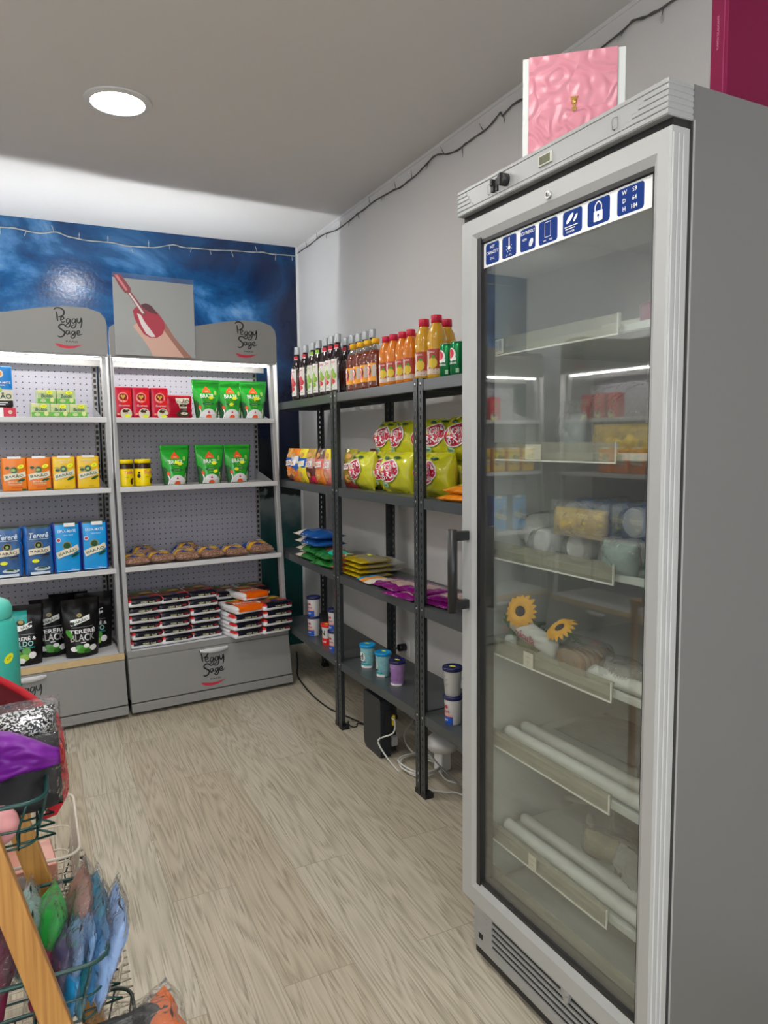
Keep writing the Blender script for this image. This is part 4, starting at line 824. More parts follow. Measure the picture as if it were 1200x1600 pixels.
# ---- poster on the right unit
pt = thing('advertising_poster', 'poster of a red varnished fingernail and brush, standing on the right display unit', 'poster', GON, (.217, .112, 1.70))
ac = film('poster_acrylic', tint=(.95, .97, .98), haze=.04, ior=1.45); MB().box((-.1905, -.0045, 0), (.1905, -.0015, .375), ac).build('acrylic_sheet', pt)
pg = P_('poster_grey', (.42, .40, .37), .5); MB().box((-.188, -.0012, .001), (.188, .0015, .352), pg).build('sheet', pt)
PX = lambda X, Y: ((X-328)/495*.379, (525-Y)/455*.352)
skin = P_('poster_skin', (.72, .42, .32), .5); skd = P_('poster_skin_dark', (.38, .15, .10), .5); nail = P_('poster_nail', (.45, .01, .04), .4); naild = P_('poster_nail_dark', (.10, .01, .02), .4); hi = P_('poster_highlight', (.85, .72, .70), .4); bru = P_('poster_brush', (.30, .03, .05), .4)
prints(pt, lambda u, v, o: Vector((u, -.0013-o, v)), [
    ('p', [PX(*q) for q in ((190, 350), (215, 330), (390, 330), (420, 380), (470, 440), (520, 500), (540, 524), (305, 524), (280, 470), (245, 420))], skin),
    ('p', [PX(*q) for q in ((300, 225), (350, 262), (390, 320), (440, 400), (500, 470), (550, 524), (500, 524), (420, 420), (370, 350), (310, 280))], skd),
    ('p', [PX(*q) for q in ((245, 218), (275, 208), (308, 222), (330, 250), (362, 290), (384, 340), (360, 380), (300, 330), (250, 260))], naild),
    ('p', [PX(*q) for q in ((193, 260), (210, 238), (250, 236), (300, 262), (345, 272), (378, 305), (386, 345), (368, 388), (335, 412), (295, 415), (255, 395), (225, 350), (203, 305))], nail),
    ('p', [PX(*q) for q in ((218, 272), (240, 280), (262, 320), (300, 370), (325, 405), (300, 410), (268, 390), (240, 340))], hi),
    ('p', [PX(*q) for q in ((84, 52), (130, 50), (160, 90), (188, 130), (182, 158), (150, 155), (118, 115))], bru), ('p', [PX(*q) for q in ((95, 58), (112, 56), (168, 138), (158, 146))], P_('poster_brush_light', (.65, .2, .2), .4)),
    ('p', [PX(*q) for q in ((162, 150), (182, 142), (255, 238), (283, 262), (270, 285), (235, 278), (215, 230))], bru), ('p', [PX(*q) for q in ((172, 158), (180, 154), (262, 268), (250, 274))], hi)], 'picture', step=0)
# ================================================================== goods on the metal shelving (front faces -x of that frame: rz = -90)
RZ = -PI/2
T1, T2, T3, T4 = [z+.0005 for z in SZ]
# ---- dark syrup bottles
gl_dark = M('dark_bottle', (.012, .002, .004), .08, spec=.6, coat=.5); capm = M('bottle_cap_silver', (.52, .55, .57), .35, metal=.5); redf = P_('berry_red', (.55, .01, .03), .4, var=.6, vscale=120); grf = P_('kiwi_green', (.25, .45, .04), .4, var=.6, vscale=120); labw = P_('label_white', (.78, .76, .72), .5)
def syrup(kind, lab, d, a):
    t = thing('syrup_bottle', lab, 'bottle', SHF, (d, a, T1), RZ, 'dark glass syrup bottles on the top shelf')
    MB().lathe([(.022, 0), (.0285, .002), (.029, .01), (.029, .15), (.027, .165), (.0185, .19), (.0135, .205), (.0125, .24)], gl_dark, 24).build('glass', t)
    MB().lathe([(.0142, .222), (.0148, .224), (.0148, .255), (.0142, .2585), (.001, .259)], capm, 20, wob=.01).build('cap', t)
    fr_ = grf if kind == 'g' else redf
    it = [('r', -.028, .018, .028, .150, labw)]
    rs = random.Random(3)
    for k in range(9): it.append(('e', -.012+.03*rs.random(), .045+.075*k/9, .010+.005*rs.random(), .010+.006*rs.random(), fr_ if kind != 'm' else (redf if k % 2 else grf)))
    it += [('t', 'sirope', .002, .136, .011, fr_, {'w': .036}), ('t', 'FRUIT', .002, .110, .010, white_ink, {'w': .034, 'rot': .4}), ('r', -.018, .028, .02, .031, P_('grey_ink2'))]
    prints(t, cylmap(.0292), it, step=.012)
    prints(t, cylmap(.0158), [('r', -.02, .198, .02, .214, fr_), ('r', -.02, .194, .02, .198, labw)], 'neck_label', step=.01); return t
sb = {'r': syrup('r', 'dark syrup bottle with red berry label, farthest left on the top shelf', .045, 1.262)}
for k_, d, a, lab in (('r', .05, 1.165, 'with red berry label, second from the far end in the front row'), ('g', .048, 1.062, 'with green kiwi label, third in the front row'), ('g', .045, .985, 'with green kiwi label, fourth in the front row'), ('m', .045, .902, 'with mixed green and red label, fifth in the front row'), ('m', .045, .835, 'with red and green label, sixth in the front row'), ('m', .045, .768, 'with red and green label, last in the front row, over the post'),
                       ('r', .120, .850, 'in the back row behind the seventh front bottle'), ('r', .120, .782, 'in the back row, second, next to the brown tea bottles'), ('r', .120, .715, 'in the back row behind the leftmost yellow-capped bottle'), ('g', .120, .648, 'in the back row behind the second yellow-capped bottle'), ('g', .120, .580, 'in the back row behind the rightmost yellow-capped bottle')):
    lab = 'dark syrup bottle '+lab
    if k_ not in sb: sb[k_] = syrup(k_, lab, d, a)
    else: dup(sb[k_], SHF, (d, a, T1), RZ, lab)
# ---- brown tea bottles with yellow caps
tea = M('iced_tea', (.16, .028, .008), .12, spec=.6, coat=.5); yc = P_('cap_yellow', (.85, .45, .0)); clearp = film('clear_bottle_top', tint=(.95, .9, .85), haze=.15)
t = tb = thing('tea_bottle', '', 'bottle', SHF, (0, 0, 0), RZ, 'brown tea bottles with yellow caps')
MB().lathe([(.025, 0), (.0305, .003), (.0315, .012), (.0305, .02), (.0315, .03), (.0315, .105), (.0305, .108), (.0315, .118), (.029, .135), (.022, .150)], tea, 24).build('filled_body', t)
MB().lathe([(.022, .150), (.016, .165), (.0125, .172), (.0125, .178)], clearp, 20).build('neck', t)
MB().lathe([(.0135, .174), (.016, .175), (.016, .190), (.0145, .195), (.001, .1955)], yc, 20, wob=.015).build('cap', t)
prints(t, cylmap(.0317), [('r', -.03, .022, .034, .096, P_('tea_label_orange', (.85, .35, .01))), ('r', -.03, .022, .034, .028, tea), ('rr', -.022, .04, .012, .088, .008, P_('tea_label_red', (.7, .05, .01))), ('e', -.008, .070, .014, .014, cream), ('e', -.004, .068, .009, .009, P_('tea_label_red')), ('s', [(.006, .05), (.012, .065), (.006, .085)], .006, brown), ('r', .018, .045, .034, .09, P_('grey_white2', (.55, .5, .45)))], step=.012)
for i, (a, lab) in enumerate(((.610, 'leftmost of four'), (.543, 'second of four from the left'), (.474, 'third of four from the left'), (.405, 'rightmost of four, beside the orange juice'))):
    lab = 'brown iced tea bottle with yellow cap, '+lab
    if i == 0: place(tb, SHF, (.046, a, T1), RZ); tb['label'] = lab
    else: dup(tb, SHF, (.046, a, T1), RZ, lab)
# ---- orange juice bottles, red caps
oj = M('orange_juice', (.66, .19, .004), .2, spec=.5, coat=.2); ojy = M('passion_juice', (.62, .33, .02), .2, spec=.5, coat=.2); rc = P_('cap_red', (.6, .01, .05))
def juice(kind):
    big = kind == 'y'; k = 1.13 if big else 1; c = ojy if big else oj
    t = thing('juice_bottle', '', 'bottle', SHF, (0, 0, 0), RZ, 'juice bottles with red caps')
    P = [(.024, 0), (.0275, .004), (.0275, .02), (.0265, .024), (.0275, .03), (.0275, .088), (.0262, .092), (.0285, .105), (.0285, .125), (.024, .145), (.0165, .160), (.0125, .168), (.0125, .172)]
    MB().lathe([(r*k, z*k) for r, z in P], c, 24).build('filled_body', t)
    MB().lathe([(r*k, z*k) for r, z in [(.0145, .166), (.0172, .167), (.0168, .187), (.016, .189), (.001, .1892)]], rc, 20, wob=.02).build('cap', t)
    R_ = .0278*k; a_ = P_('juice_label_red', (.42, .04, .02)); b_ = P_('juice_label_cream', (.62, .5, .4)); g_ = P_('juice_label_yellow', (.7, .5, .03))
    prints(t, cylmap(R_), [('r', -.03*k, .014*k, .042*k, .088*k, a_), ('r', -.03*k, .014*k, .042*k, .03*k, b_), ('rr', -.028*k, .028*k, .004*k, .084*k, .01, b_), ('s', [(-.018*k, .04*k), (-.012*k, .06*k), (-.016*k, .078*k)], .006, green_ink), ('s', [(-.006*k, .04*k), (-.004*k, .06*k), (-.008*k, .074*k)], .005, a_), ('e', .016*k, .046*k, .014*k, .016*k, g_), ('e', .018*k, .064*k, .006, .005, leafm), ('t', 'JUICE', .014*k, .078*k, .007, white_ink)], step=.012)
    return t
jb = juice('o'); jy_ = juice('y'); place(jb, SHF, (.044, .313, T1), RZ); jb['label'] = 'orange juice bottle with red cap, leftmost, beside the tea bottles'
for d, a, lab in ((.044, .252, 'second from the left in the front row'), (.044, .182, 'third from the left in the front row'), (.044, .122, 'fourth from the left in the front row'), (.105, .325, 'in the back row behind the two leftmost'), (.112, .205, 'half hidden in the back row')):
    dup(jb, SHF, (d, a, T1), RZ, 'orange juice bottle with red cap, '+lab)
place(jy_, SHF, (.050, .040, T1), RZ); jy_['label'] = 'large yellow juice bottle with red cap, left of the front pair'
dup(jy_, SHF, (.046, -.050, T1), RZ, 'large yellow juice bottle with red cap, right one beside the green cans')
dup(jy_, SHF, (.125, .010, T1), RZ, 'large yellow juice bottle with red cap standing behind the front pair')
# ---- cans
cg = P_('can_green', (.005, .20, .06), .25, metal=.5)
t = cn = thing('drink_can', 'green soft drink can with red circle, left of two', 'can', SHF, (.04, -.128, T1), RZ, 'green soft drink cans')
MB().lathe([(.022, 0), (.026, .005), (.026, .097), (.023, .105), (.0215, .107)], cg, 24).build('can_body', t)
MB().lathe([(.0222, .1065), (.0228, .108), (.0205, .1085), (.02, .1065), (.001, .1065)], bolt, 24).build('can_top', t)
prints(t, cylmap(.0261), [('e', .0, .066, .018, .021, white_ink), ('e', -.002, .069, .013, .015, P_('can_red', (.65, .01, .03))), ('p', [(.002, .048), (.018, .046), (.02, .056), (.006, .058)], white_ink), ('t', 'GUARANÁ', .004, .040, .009, white_ink, {'w': .034, 'bold': .03}), ('r', .018, .008, .028, .022, P_('pale_green_ink', (.35, .6, .4)))], step=.01)
dup(cn, SHF, (.04, -.192, T1), RZ, 'green soft drink can with red circle, beside the fridge door')
# ---- second shelf: narrow snack bags
def snack(cols, word, seed, lab, d, a, rz=0, h=.168, w_=.105):
    t = thing('snack_bag', lab, 'snack bag', SHF, (d, a, T2), RZ+rz, 'colourful snack bags in a row')
    c = [P_('snack_%.2f_%.2f_%.2f' % q, q, .22) for q in cols]
    def mf(u, v, s):
        z = v/h+.05*math.sin(u*60)
        return c[min(len(c)-1, int(z*len(c)))]
    b, f = pillow(t, w_, h, .058, c[0], seed, .006, mf=mf, name='packet', ws=30)
    prints(t, f, [('e', -.002, h*.28, .032, .026, c[1]), ('e', .006, h*.26, .022, .016, P_('snack_food', (.7, .35, .1), var=.4, vscale=90)), ('p', [(-.035, h*.46), (.035, h*.50), (.038, h*.66), (-.035, h*.60)], white_ink), ('t', word, 0, h*.56, .016, c[0], {'rot': .08, 'w': .055, 'bold': .02}), ('e', .01, h*.82, .02, .012, P_('snack_food'))], off0=.002)
    return t
O_, W2, B_, Y_, R_, PK = (.85, .25, .02), (.75, .75, .75), (.02, .12, .5), (.85, .7, .03), (.6, .02, .06), (.75, .18, .15)
snack([(.25, .08, .06), O_, B_, (.8, .4, .1)], 'KAKO', 41, 'dark red and orange snack bag at the far left end of the second shelf', .06, 1.40)
snack([O_, (.75, .2, .03), B_, W2, O_], 'NIK', 42, 'orange, blue and white snack bag, second in the row', .05, 1.305)
snack([Y_, Y_, B_, Y_], 'PIPOS', 43, 'yellow and blue snack bag between the orange and the burgundy ones', .045, 1.185, 0)
snack([R_, (.12, .03, .03), (.6, .4, .35), (.5, .3, .05)], 'FOFO', 44, 'burgundy snack bag with brown top', .045, 1.080)
snack([O_, (.8, .3, .1), PK, (.15, .08, .06)], 'CEBO', 45, 'orange and salmon snack bag, left of the pink one', .045, .970)
snack([PK, (.7, .3, .25), (.75, .5, .45), Y_], 'RUFO', 46, 'pink snack bag with yellow top, touching the middle post', .045, .868)
snack([(.35, .04, .03), (.3, .2, .03), (.35, .3, .03)], 'DORI', 47, 'dark red and olive snack bag just right of the middle post', .06, .672, .1)
snack([Y_, R_, (.1, .03, .03)], 'BARU', 48, 'yellow snack bag with brown pattern behind the first yellow steel wool bag', .14, .60, 0)
snack([(.4, .35, .05), (.12, .05, .03), (.3, .28, .1)], 'TATO', 49, 'olive snack bag lying back, behind the yellow bags', .15, .50, 0)
# ---- yellow bags with red oval
bbm = P_('bag_yellow_green', (.60, .60, .02), .2, coat=.4, bump=.35, bscale=22); ov = P_('oval_red', (.5, .01, .05), .25); ovw = P_('oval_white', (.8, .78, .78), .3)
t = bb0 = thing('crisp_bag', '', 'snack bag', SHF, (0, 0, 0), RZ, 'yellow bags with a red oval')
b, f = pillow(t, .215, .158, .110, bbm, 51, .017, name='packet', seal=.08, ws=14, nu=20)
prints(t, f, [('e', 0, .082, .070, .044, ovw, {'rot': .18, 'n': 28}), ('e', 0, .082, .066, .040, ov, {'rot': .18, 'n': 28}), ('t', 'BOM', -.006, .096, .030, ovw, {'rot': .18, 'w': .078, 'bold': .03}), ('t', 'BRIL', .006, .066, .028, ovw, {'rot': .18, 'w': .086, 'bold': .03}), ('p', [(-.045, .074), (-.03, .080), (-.025, .098), (-.04, .092)], P_('mascot_yellow', (.85, .65, .05))), ('e', -.03, .132, .02, .006, green_ink), ('e', .04, .134, .018, .005, green_ink), ('e', -.03, .026, .028, .010, P_('pale_green_ink')), ('t', 'lã de aço', -.03, .026, .008, green_ink)], off0=.006, step=.015)
tl = .0
bbl = [(.075, .580, T2, -.05, -.05, 'front row, first from the left'), (.120, .455, T2, .05, -.1, 'front row, second, half behind the third'), (.085, .305, T2, .10, -.08, 'front row, third, the largest in sight left of the post'), (.092, .045, T2, .12, -.08, 'front row, behind the right post'),
       (.195, .53, T2, 0, 0, 'back row lower, left end'), (.195, .32, T2, .0, 0, 'back row lower, second'), (.200, .10, T2, .0, 0, 'back row lower, third'), (.200, -.115, T2, .0, 0, 'back row lower, right end next to the fridge'),
       (.165, .535, T2+.128, .04, -.22, 'upper row, first from the left'), (.165, .40, T2+.128, -.06, -.2, 'upper row, second from the left'), (.190, .235, T2+.125, .1, -.1, 'upper row, third, half hidden by the post'), (.160, .115, T2+.13, .12, -.25, 'upper row, first right of the post'), (.165, -.035, T2+.13, .1, -.2, 'upper row, next to the fridge')]
for i, (d, a, z, rz, tl, lab) in enumerate(bbl):
    lab = 'yellow bag with red oval, '+lab
    if i == 0: bb0.location = SHF.w((d, a, z)); bb0.rotation_euler = (tl, 0, SHF.ang+RZ+rz); bb0['label'] = lab
    else: dup(bb0, SHF, (d, a, z), RZ+rz, lab, tilt=tl)
ndl = P_('noodle_orange', (.70, .22, .01), .22, var=.5, vscale=30)
for i, (d, a, z, lab) in enumerate(((.06, -.185, 0, 'orange noodle packet lying at the fridge end of the second shelf, lower'), (.07, -.20, .026, 'orange noodle packet lying on top of the lower one'))):
    if i == 0: nd = thing('noodle_packet', lab, 'noodle packet', SHF, (d, a, T2+z), RZ+.2, 'orange noodle packets'); b, f = pillow(nd, .15, .11, .034, ndl, 55, .004, lie=True, name='packet'); prints(nd, f, [('e', 0, .05, .04, .022, P_('noodle_yellow', (.85, .6, .1))), ('t', 'miojo', 0, .05, .016, redink, {'bold': .02})], off0=.002)
    else: dup(nd, SHF, (d, a, T2+z), RZ+.1, lab)
# ---- third shelf
crm = P_('rice_cream', (.74, .66, .55), .3, coat=.3, bump=.2, bscale=50); rblu = P_('rice_blue', (.01, .08, .30), .25, coat=.3, var=.5, vscale=20); gpk = P_('green_pack', (.02, .16, .03), .25, var=.7, vscale=35); brn = P_('bean_brown', (.25, .12, .07), .3, var=.5, vscale=60)
def sack(name, lab, grp, w_, h_, t_, mf, seed, d, a, z, rz, items=(), base=crm):
    t = thing(name, lab, 'food bag', SHF, (d, a, z), RZ+rz, grp)
    b, f = pillow(t, w_, h_, t_, base, seed, .006, lie=True, mf=mf, name='packet', ws=18, flatb=.55)
    if items: prints(t, f, list(items), off0=.003)
    return t, f
HS = .036
P_('turquoise_print', (.02, .5, .38)); P_('white_rice', (.62, .60, .55), .35, bump=.4, bscale=120); P_('tub_red', (.75, .01, .01)); P_('deep_red_print', (.45, .02, .02))
t_, f_ = sack('rice_bag', 'bag of rice with green and brown print, bottom of the far stack', 'stack of rice bags', .27, .175, .05, lambda u, v, s: crm if u < -.045 else (gpk if v < .07 else brn), 61, .105, 1.155, T3, .02)
dup(t_, SHF, (.108, 1.150, T3+HS), RZ, 'bag of rice with green and brown print, second from below in the far stack')
t_, f_ = sack('rice_bag', 'bag of rice with blue label, second from the top of the far stack', 'stack of rice bags', .27, .175, .05, lambda u, v, s: rblu if u > -.045 else crm, 62, .108, 1.160, T3+2*HS, .0)
fr2 = lambda u, v, o: Vector((u, -.082-o, v))
prints(t_, lambda u, v, o: Vector((u, -.081-o, v)), [('t', 'Camil', .0, .014, .017, white_ink, {'w': .06, 'shear': .3})], 'brand_print')
q_ = dup(t_, SHF, (.106, 1.170, T3+3*HS), RZ+.03, 'bag of rice with blue label, topmost of the far stack')
sack('rice_bag', 'bag of rice with yellow label lying in the back corner', 'stack of rice bags', .2, .15, .045, lambda u, v, s: by if abs(u) < .04 else crm, 63, .19, 1.335, T3, .4)
t_, f_ = sack('frozen_food_bag', 'crumpled green bag of vegetables lying at the front left of the third shelf', 'green bags on the third shelf', .19, .17, .045, lambda u, v, s: gpk if (v < .06 or v > .13) else (brn if u < .02 else P_('turquoise_print', (.02, .5, .38))), 64, .085, .945, T3, .15, [('e', .055, .06, .03, .025, P_('turquoise_print')), ('e', .02, .08, .02, .014, cream)])
dup(t_, SHF, (.095, .955, T3+.034), RZ-.1, 'crumpled green bag of vegetables lying on top of the other green one')
ork = P_('orange_pulse', (.65, .13, .01), .25, coat=.3, var=.5, vscale=45)
t_, f_ = sack('pulse_bag', 'orange red bag of pulses, lower one, right of the middle post', 'orange red bags of pulses', .17, .16, .045, lambda u, v, s: ork if u < .05 else P_('deep_red_print', (.45, .02, .02)), 65, .11, .775, T3, .1, [('e', 0, .06, .04, .02, cream), ('e', .0, .06, .03, .013, leafm)])
dup(t_, SHF, (.115, .785, T3+.034), RZ-.05, 'orange red bag of pulses, upper one, right of the middle post')
sack('rice_bag', 'clear bag of white rice lying behind the olive stack', 'stack of rice bags', .20, .15, .05, lambda u, v, s: P_('white_rice', (.62, .60, .55), .35, bump=.4, bscale=120), 66, .205, .70, T3+.028, .1)
sack('rice_bag', 'flat bag of white rice beneath the clear one behind the olive stack', 'stack of rice bags', .20, .15, .04, lambda u, v, s: P_('white_rice'), 67, .205, .72, T3, .05)
olv = P_('olive_yellow', (.42, .30, .005), .22, coat=.4, var=.3, vscale=15); olg = P_('olive_grey_print', (.25, .22, .12), .3)
t_, f_ = sack('couscous_bag', 'olive yellow bag, bottom of the stack of four', 'stack of olive yellow bags', .205, .165, .028, lambda u, v, s: olg if (s > 0 and .05 < v < .14) else olv, 68, .105, .640, T3, .02, [('e', -.07, .06, .02, .016, leafm), ('e', -.085, .03, .014, .010, cream)], base=olv)
for k, w2 in enumerate(('second from below', 'third from below', 'topmost')):
    q_ = dup(t_, SHF, (.107+.002*k, .640+.004*k, T3+.0205*(k+1)), RZ+.03*(-1)**k, 'olive yellow bag, %s in the stack of four' % w2)
    if k == 2: prints(q_, f_, [('e', .0, .100, .016, .008, yel_tag)], 'price_sticker', off0=.0045)
sack('seasoning_bag', 'flat white, blue and orange bag lying in front of the olive stack', 'flat bags on the third shelf', .15, .12, .022, lambda u, v, s: (P_('sky_blue_print', (.02, .28, .55)) if u < -.03 else (P_('orange_print', (.8, .3, .05)) if u < .02 else P_('pale_print', (.65, .6, .5)))), 69, .070, .485, T3, -.1)
pur = P_('purple_foil', (.22, .005, .17), .2, coat=.5, bump=.35, bscale=30); bei = P_('beige_food', (.5, .36, .3), .3, var=.7, vscale=70)
t_, f_ = sack('sausage_pack', 'flat purple and beige pack, leftmost of the purple ones', 'flat purple packs', .20, .16, .020, lambda u, v, s: bei if (s > 0 and abs(u) < .05 and .04 < v < .13) else pur, 70, .105, .385, T3, .10, base=pur)
for d, a, dz, rz, w2 in ((.085, .275, .012, -.12, 'crossing the leftmost one'), (.065, .165, .0, .12, 'in front, left of the right post'), (.12, .16, .014, -.05, 'lying across behind the post'), (.105, .0, .0, .15, 'just right of the right post'), (.14, -.03, .012, .3, 'on top, nearest the door handle')):
    dup(t_, SHF, (d, a, T3+dz), RZ+rz, 'flat purple and beige pack, '+w2)
# ---- tubs on the lowest shelf
nav = P_('tub_navy', (.012, .015, .09), .25); tw = P_('tub_white', (.72, .72, .72), .35); tbl = P_('tub_blue', (.01, .08, .45), .3)
def tub(lidm, bodym, printf, lab, d, a, z, rz):
    t = thing('plastic_tub', lab, 'tub', SHF, (d, a, z), RZ+rz, 'plastic tubs on the lowest shelf')
    MB().lathe([(.0255, 0), (.027, .002), (.0315, .090), (.0325, .092)], bodym, 28).build('tub_body', t)
    MB().lathe([(.0335, .088), (.0352, .089), (.0358, .097), (.0345, .1005), (.031, .101), (.029, .0995), (.001, .0995)], lidm, 28).build('lid', t)
    cone = lambda u, v, o: Vector(((.027+.05*v+o)*math.sin(u/.03), -(.027+.05*v+o)*math.cos(u/.03), v))
    prints(t, cone, printf, step=.012); return t
pr_w = [('r', -.03, .002, .032, .030, tbl), ('r', -.03, .03, .032, .038, P_('salmon_print', (.8, .35, .25))), ('e', -.008, .062, .006, .008, brown), ('e', .008, .064, .006, .006, redink), ('t', 'copo', .0, .016, .009, white_ink, {'shear': .3}), ('t', 'creme', 0, .047, .008, redink)]
tw1 = tub(nav, tw, pr_w, 'white and blue tub with navy lid, lower of the farthest stack', .075, 1.19, T4, .2)
def tg(t, lab, a_=(.0, .0)):
    g_ = MB(); prints(t, lambda u, v, o: Vector((u, v, .1000+o)), [('e', *a_, .012, .007, yel_tag, {'rot': .5})], 'price_sticker', step=0); g_.bm.free()
for d, a, z, rz, lab in ((.076, 1.188, .0995, .2, 'upper of the farthest stack'), (.055, .875, 0, .1, 'lower of the stack behind the middle post'), (.055, .875, .0995, .1, 'upper of the stack behind the middle post'), (.055, -.135, 0, -.1, 'lower of the stack right of the right post'), (.050, -.262, 0, .1, 'lower of the stack cut off by the fridge'), (.050, -.262, .0995, .1, 'upper of the stack cut off by the fridge')):
    dup(tw1, SHF, (d, a, T4+z), RZ+rz, 'white and blue tub with navy lid, '+lab)
g_ = tub(nav, P_('tub_grey_white', (.55, .56, .55), .35), [('r', -.028, .03+.006*k, .0+.02*((k*7) % 3)/3, .032+.006*k, P_('grey_ink2')) for k in range(8)], 'grey tub turned backwards, on top of the stack right of the right post', .055, -.132, T4+.0995, .0); tg(g_, '')
rt = tub(P_('tub_red', (.75, .01, .01)), tw, [('r', -.04, .0, .04, .034, P_('tub_red')), ('t', 'N', .0, .06, .026, ink, {'bold': .03}), ('t', 'doce', 0, .018, .012, white_ink, {'shear': .3})], 'white tub with red lid and red base', .072, 1.00, T4, .25); tg(rt, '', (0, -.01))
cyb = P_('cyan_lid', (.0, .28, .62)); cyw = P_('cyan_pattern', (.30, .62, .66), .35, var=.4, vscale=90)
cy = tub(cyb, cyw, [('r', -.05, .0, .05, .010, white_ink), ('e', .0, .048, .017, .022, white_ink), ('t', 'd', -.0, .050, .030, ink, {'bold': .05}), ('r', -.012, .026, .02, .030, ink), ('r', -.03, .014, .04, .020, P_('teal_print', (.02, .4, .42)))], 'cyan tub with blue lid, left of two, carrying a price sticker', .080, .585, T4, .15)
tg(cy, '', (-.01, .005)); c2 = dup(cy, SHF, (.083, .445, T4), RZ-.35, 'cyan tub with blue lid, right of two, beside the lilac tub')
li = tub(nav, P_('lilac_pattern', (.45, .27, .55), .35, var=.3, vscale=60), [('r', -.05, .0, .05, .008, white_ink), ('t', '5', -.012, .05, .034, ink, {'bold': .04}), ('r', .0, .02, .03, .07, P_('lilac_dark', (.3, .15, .4)))], 'lilac tub with navy lid standing between the posts', .082, .318, T4, .1); tg(li, '')
# ================================================================== floor and wall bits
blk2 = M('router_black', (.012, .016, .022), .35)
rt_ = thing('router', 'black flat router box standing on edge on the floor under the shelving', 'router', WORLD, (1.225, 2.76, 0), PI/2+.06*0-PI)
mb = MB(); P = []
w_, h_ = .165, .245
for (cx, cz, a0) in ((w_-.012, .012, -PI/2), (w_-.012, h_-.012, 0), (.012, h_-.012, PI/2), (.03, .03, PI)):
    rd = .012 if cx != .03 else .03; P += [(cx+rd*math.cos(a0+PI/2*i/5), cz+rd*math.sin(a0+PI/2*i/5)) for i in range(6)]
mb.prism(P, 'y', 0, .045, blk2); mb.build('case', rt_, sharp=.5)
mb = MB(); mb.box((.03, .045, .02), (.155, .075, .235), dark); mb.box((.150, .02, .10), (.168, .05, .20), dark); mb.build('rear_port_block', rt_)
MB().box((.160, .05, .135), (.176, .062, .175), P_('yellow_plug', (.75, .55, .02))).build('plug', rt_)
MB().box((.155, .05, .045), (.170, .075, .085), M('grey_rating_label', (.3, .3, .3), .5)).build('rating_label', rt_)
def cable(name, lab, pts, r, m, cat='cable', closed=False, grp=None):
    o = MB().tube(bez(pts, 6), r, m, 8).build(name); tag(o, lab, cat, grp); return o
wc = M('white_cable', (.62, .62, .58), .4); bc = M('black_cable', (.01, .01, .01), .4)
cable('network_cable', 'white cable curling down from the yellow plug of the router to the floor', [(1.275, 2.592, .165), (1.28, 2.575, .155), (1.27, 2.57, .11), (1.225, 2.60, .085), (1.22, 2.60, .06), (1.24, 2.55, .01), (1.237, 2.455, .003)], .0035, wc)
cable('power_cable', 'black power cable running on the floor from the display unit to the router', [(1.42, 4.2, .004), (1.34, 3.95, .004), (1.27, 3.743, .004), (1.237, 3.438, .004), (1.241, 3.242, .004), (1.259, 3.147, .004), (1.29, 3.04, .004), (1.325, 2.90, .004), (1.33, 2.80, .004)], .004, bc)
cable('power_cable', 'thin black cable loop lying near the far post foot', [(1.262, 3.02, .003), (1.25, 2.99, .003), (1.255, 2.95, .003), (1.275, 2.95, .003), (1.29, 2.98, .003), (1.31, 2.95, .003)], .0025, bc)
ci = []
for i in range(73): a = i*2*PI/24; ci.append((1.325+(.072+.006*math.sin(i*.9))*math.cos(a), 2.45+(.10+.012*math.sin(i*.55))*math.sin(a), .006+.0068*i/24+.001))
cable('network_cable', 'coiled white cable on the floor around the foot of the right post', [(1.43, 2.70, .09), (1.36, 2.65, .05), (1.35, 2.55, .02)]+ci[::2], .0036, wc)
cable('network_cable', 'white cable leaving the white access point towards the fridge', [(1.36, 2.355, .02), (1.363, 2.307, .004), (1.39, 2.252, .004), (1.42, 2.10, .004), (1.46, 1.9, .004)], .0036, wc)
cable('network_cable', 'white cable lying in front of the right post foot towards the fridge', [(1.262, 2.33, .004), (1.262, 2.275, .004), (1.293, 2.24, .004), (1.312, 2.221, .004), (1.352, 2.189, .004), (1.42, 2.0, .004)], .0036, wc)
cable('network_cable', 'grey cable hanging in front of the white access point', [(1.33, 2.46, .20), (1.325, 2.42, .15), (1.32, 2.36, .10), (1.335, 2.28, .06), (1.36, 2.2, .03), (1.4, 2.1, .006)], .003, M('grey_cable', (.25, .25, .25), .4))
ap = thing('access_point', 'round white device on a square foot under the shelving beside the fridge', 'device', WORLD, (1.40, 2.40, 0), .2)
MB().lathe([(.03, .075), (.055, .085), (.066, .105), (.066, .115), (.05, .135), (.02, .142), (.001, .143)], white_pl, 28).build('dome', ap)
MB().box((-.024, -.024, 0), (.024, .024, .078), white_pl, .004).build('foot', ap)
so = thing('wall_socket', 'white wall socket with a black plug above the lowest shelf', 'socket', WORLD, (WX, 2.97, .325), -PI/2)
MB().box((-.04, -.010, -.04), (.04, 0, .04), white_pl, .003).build('plate', so)
MB().cyl((.0, -.045, .005), .017, .036, blackp, 18, 'y').build('plug', so)
MB().tube(bez([(0, -.045, .005), (-.0, -.065, 0), (0, -.07, -.03), (.0, -.05, -.1)], 5), .004, bc).build('plug_cord', so)
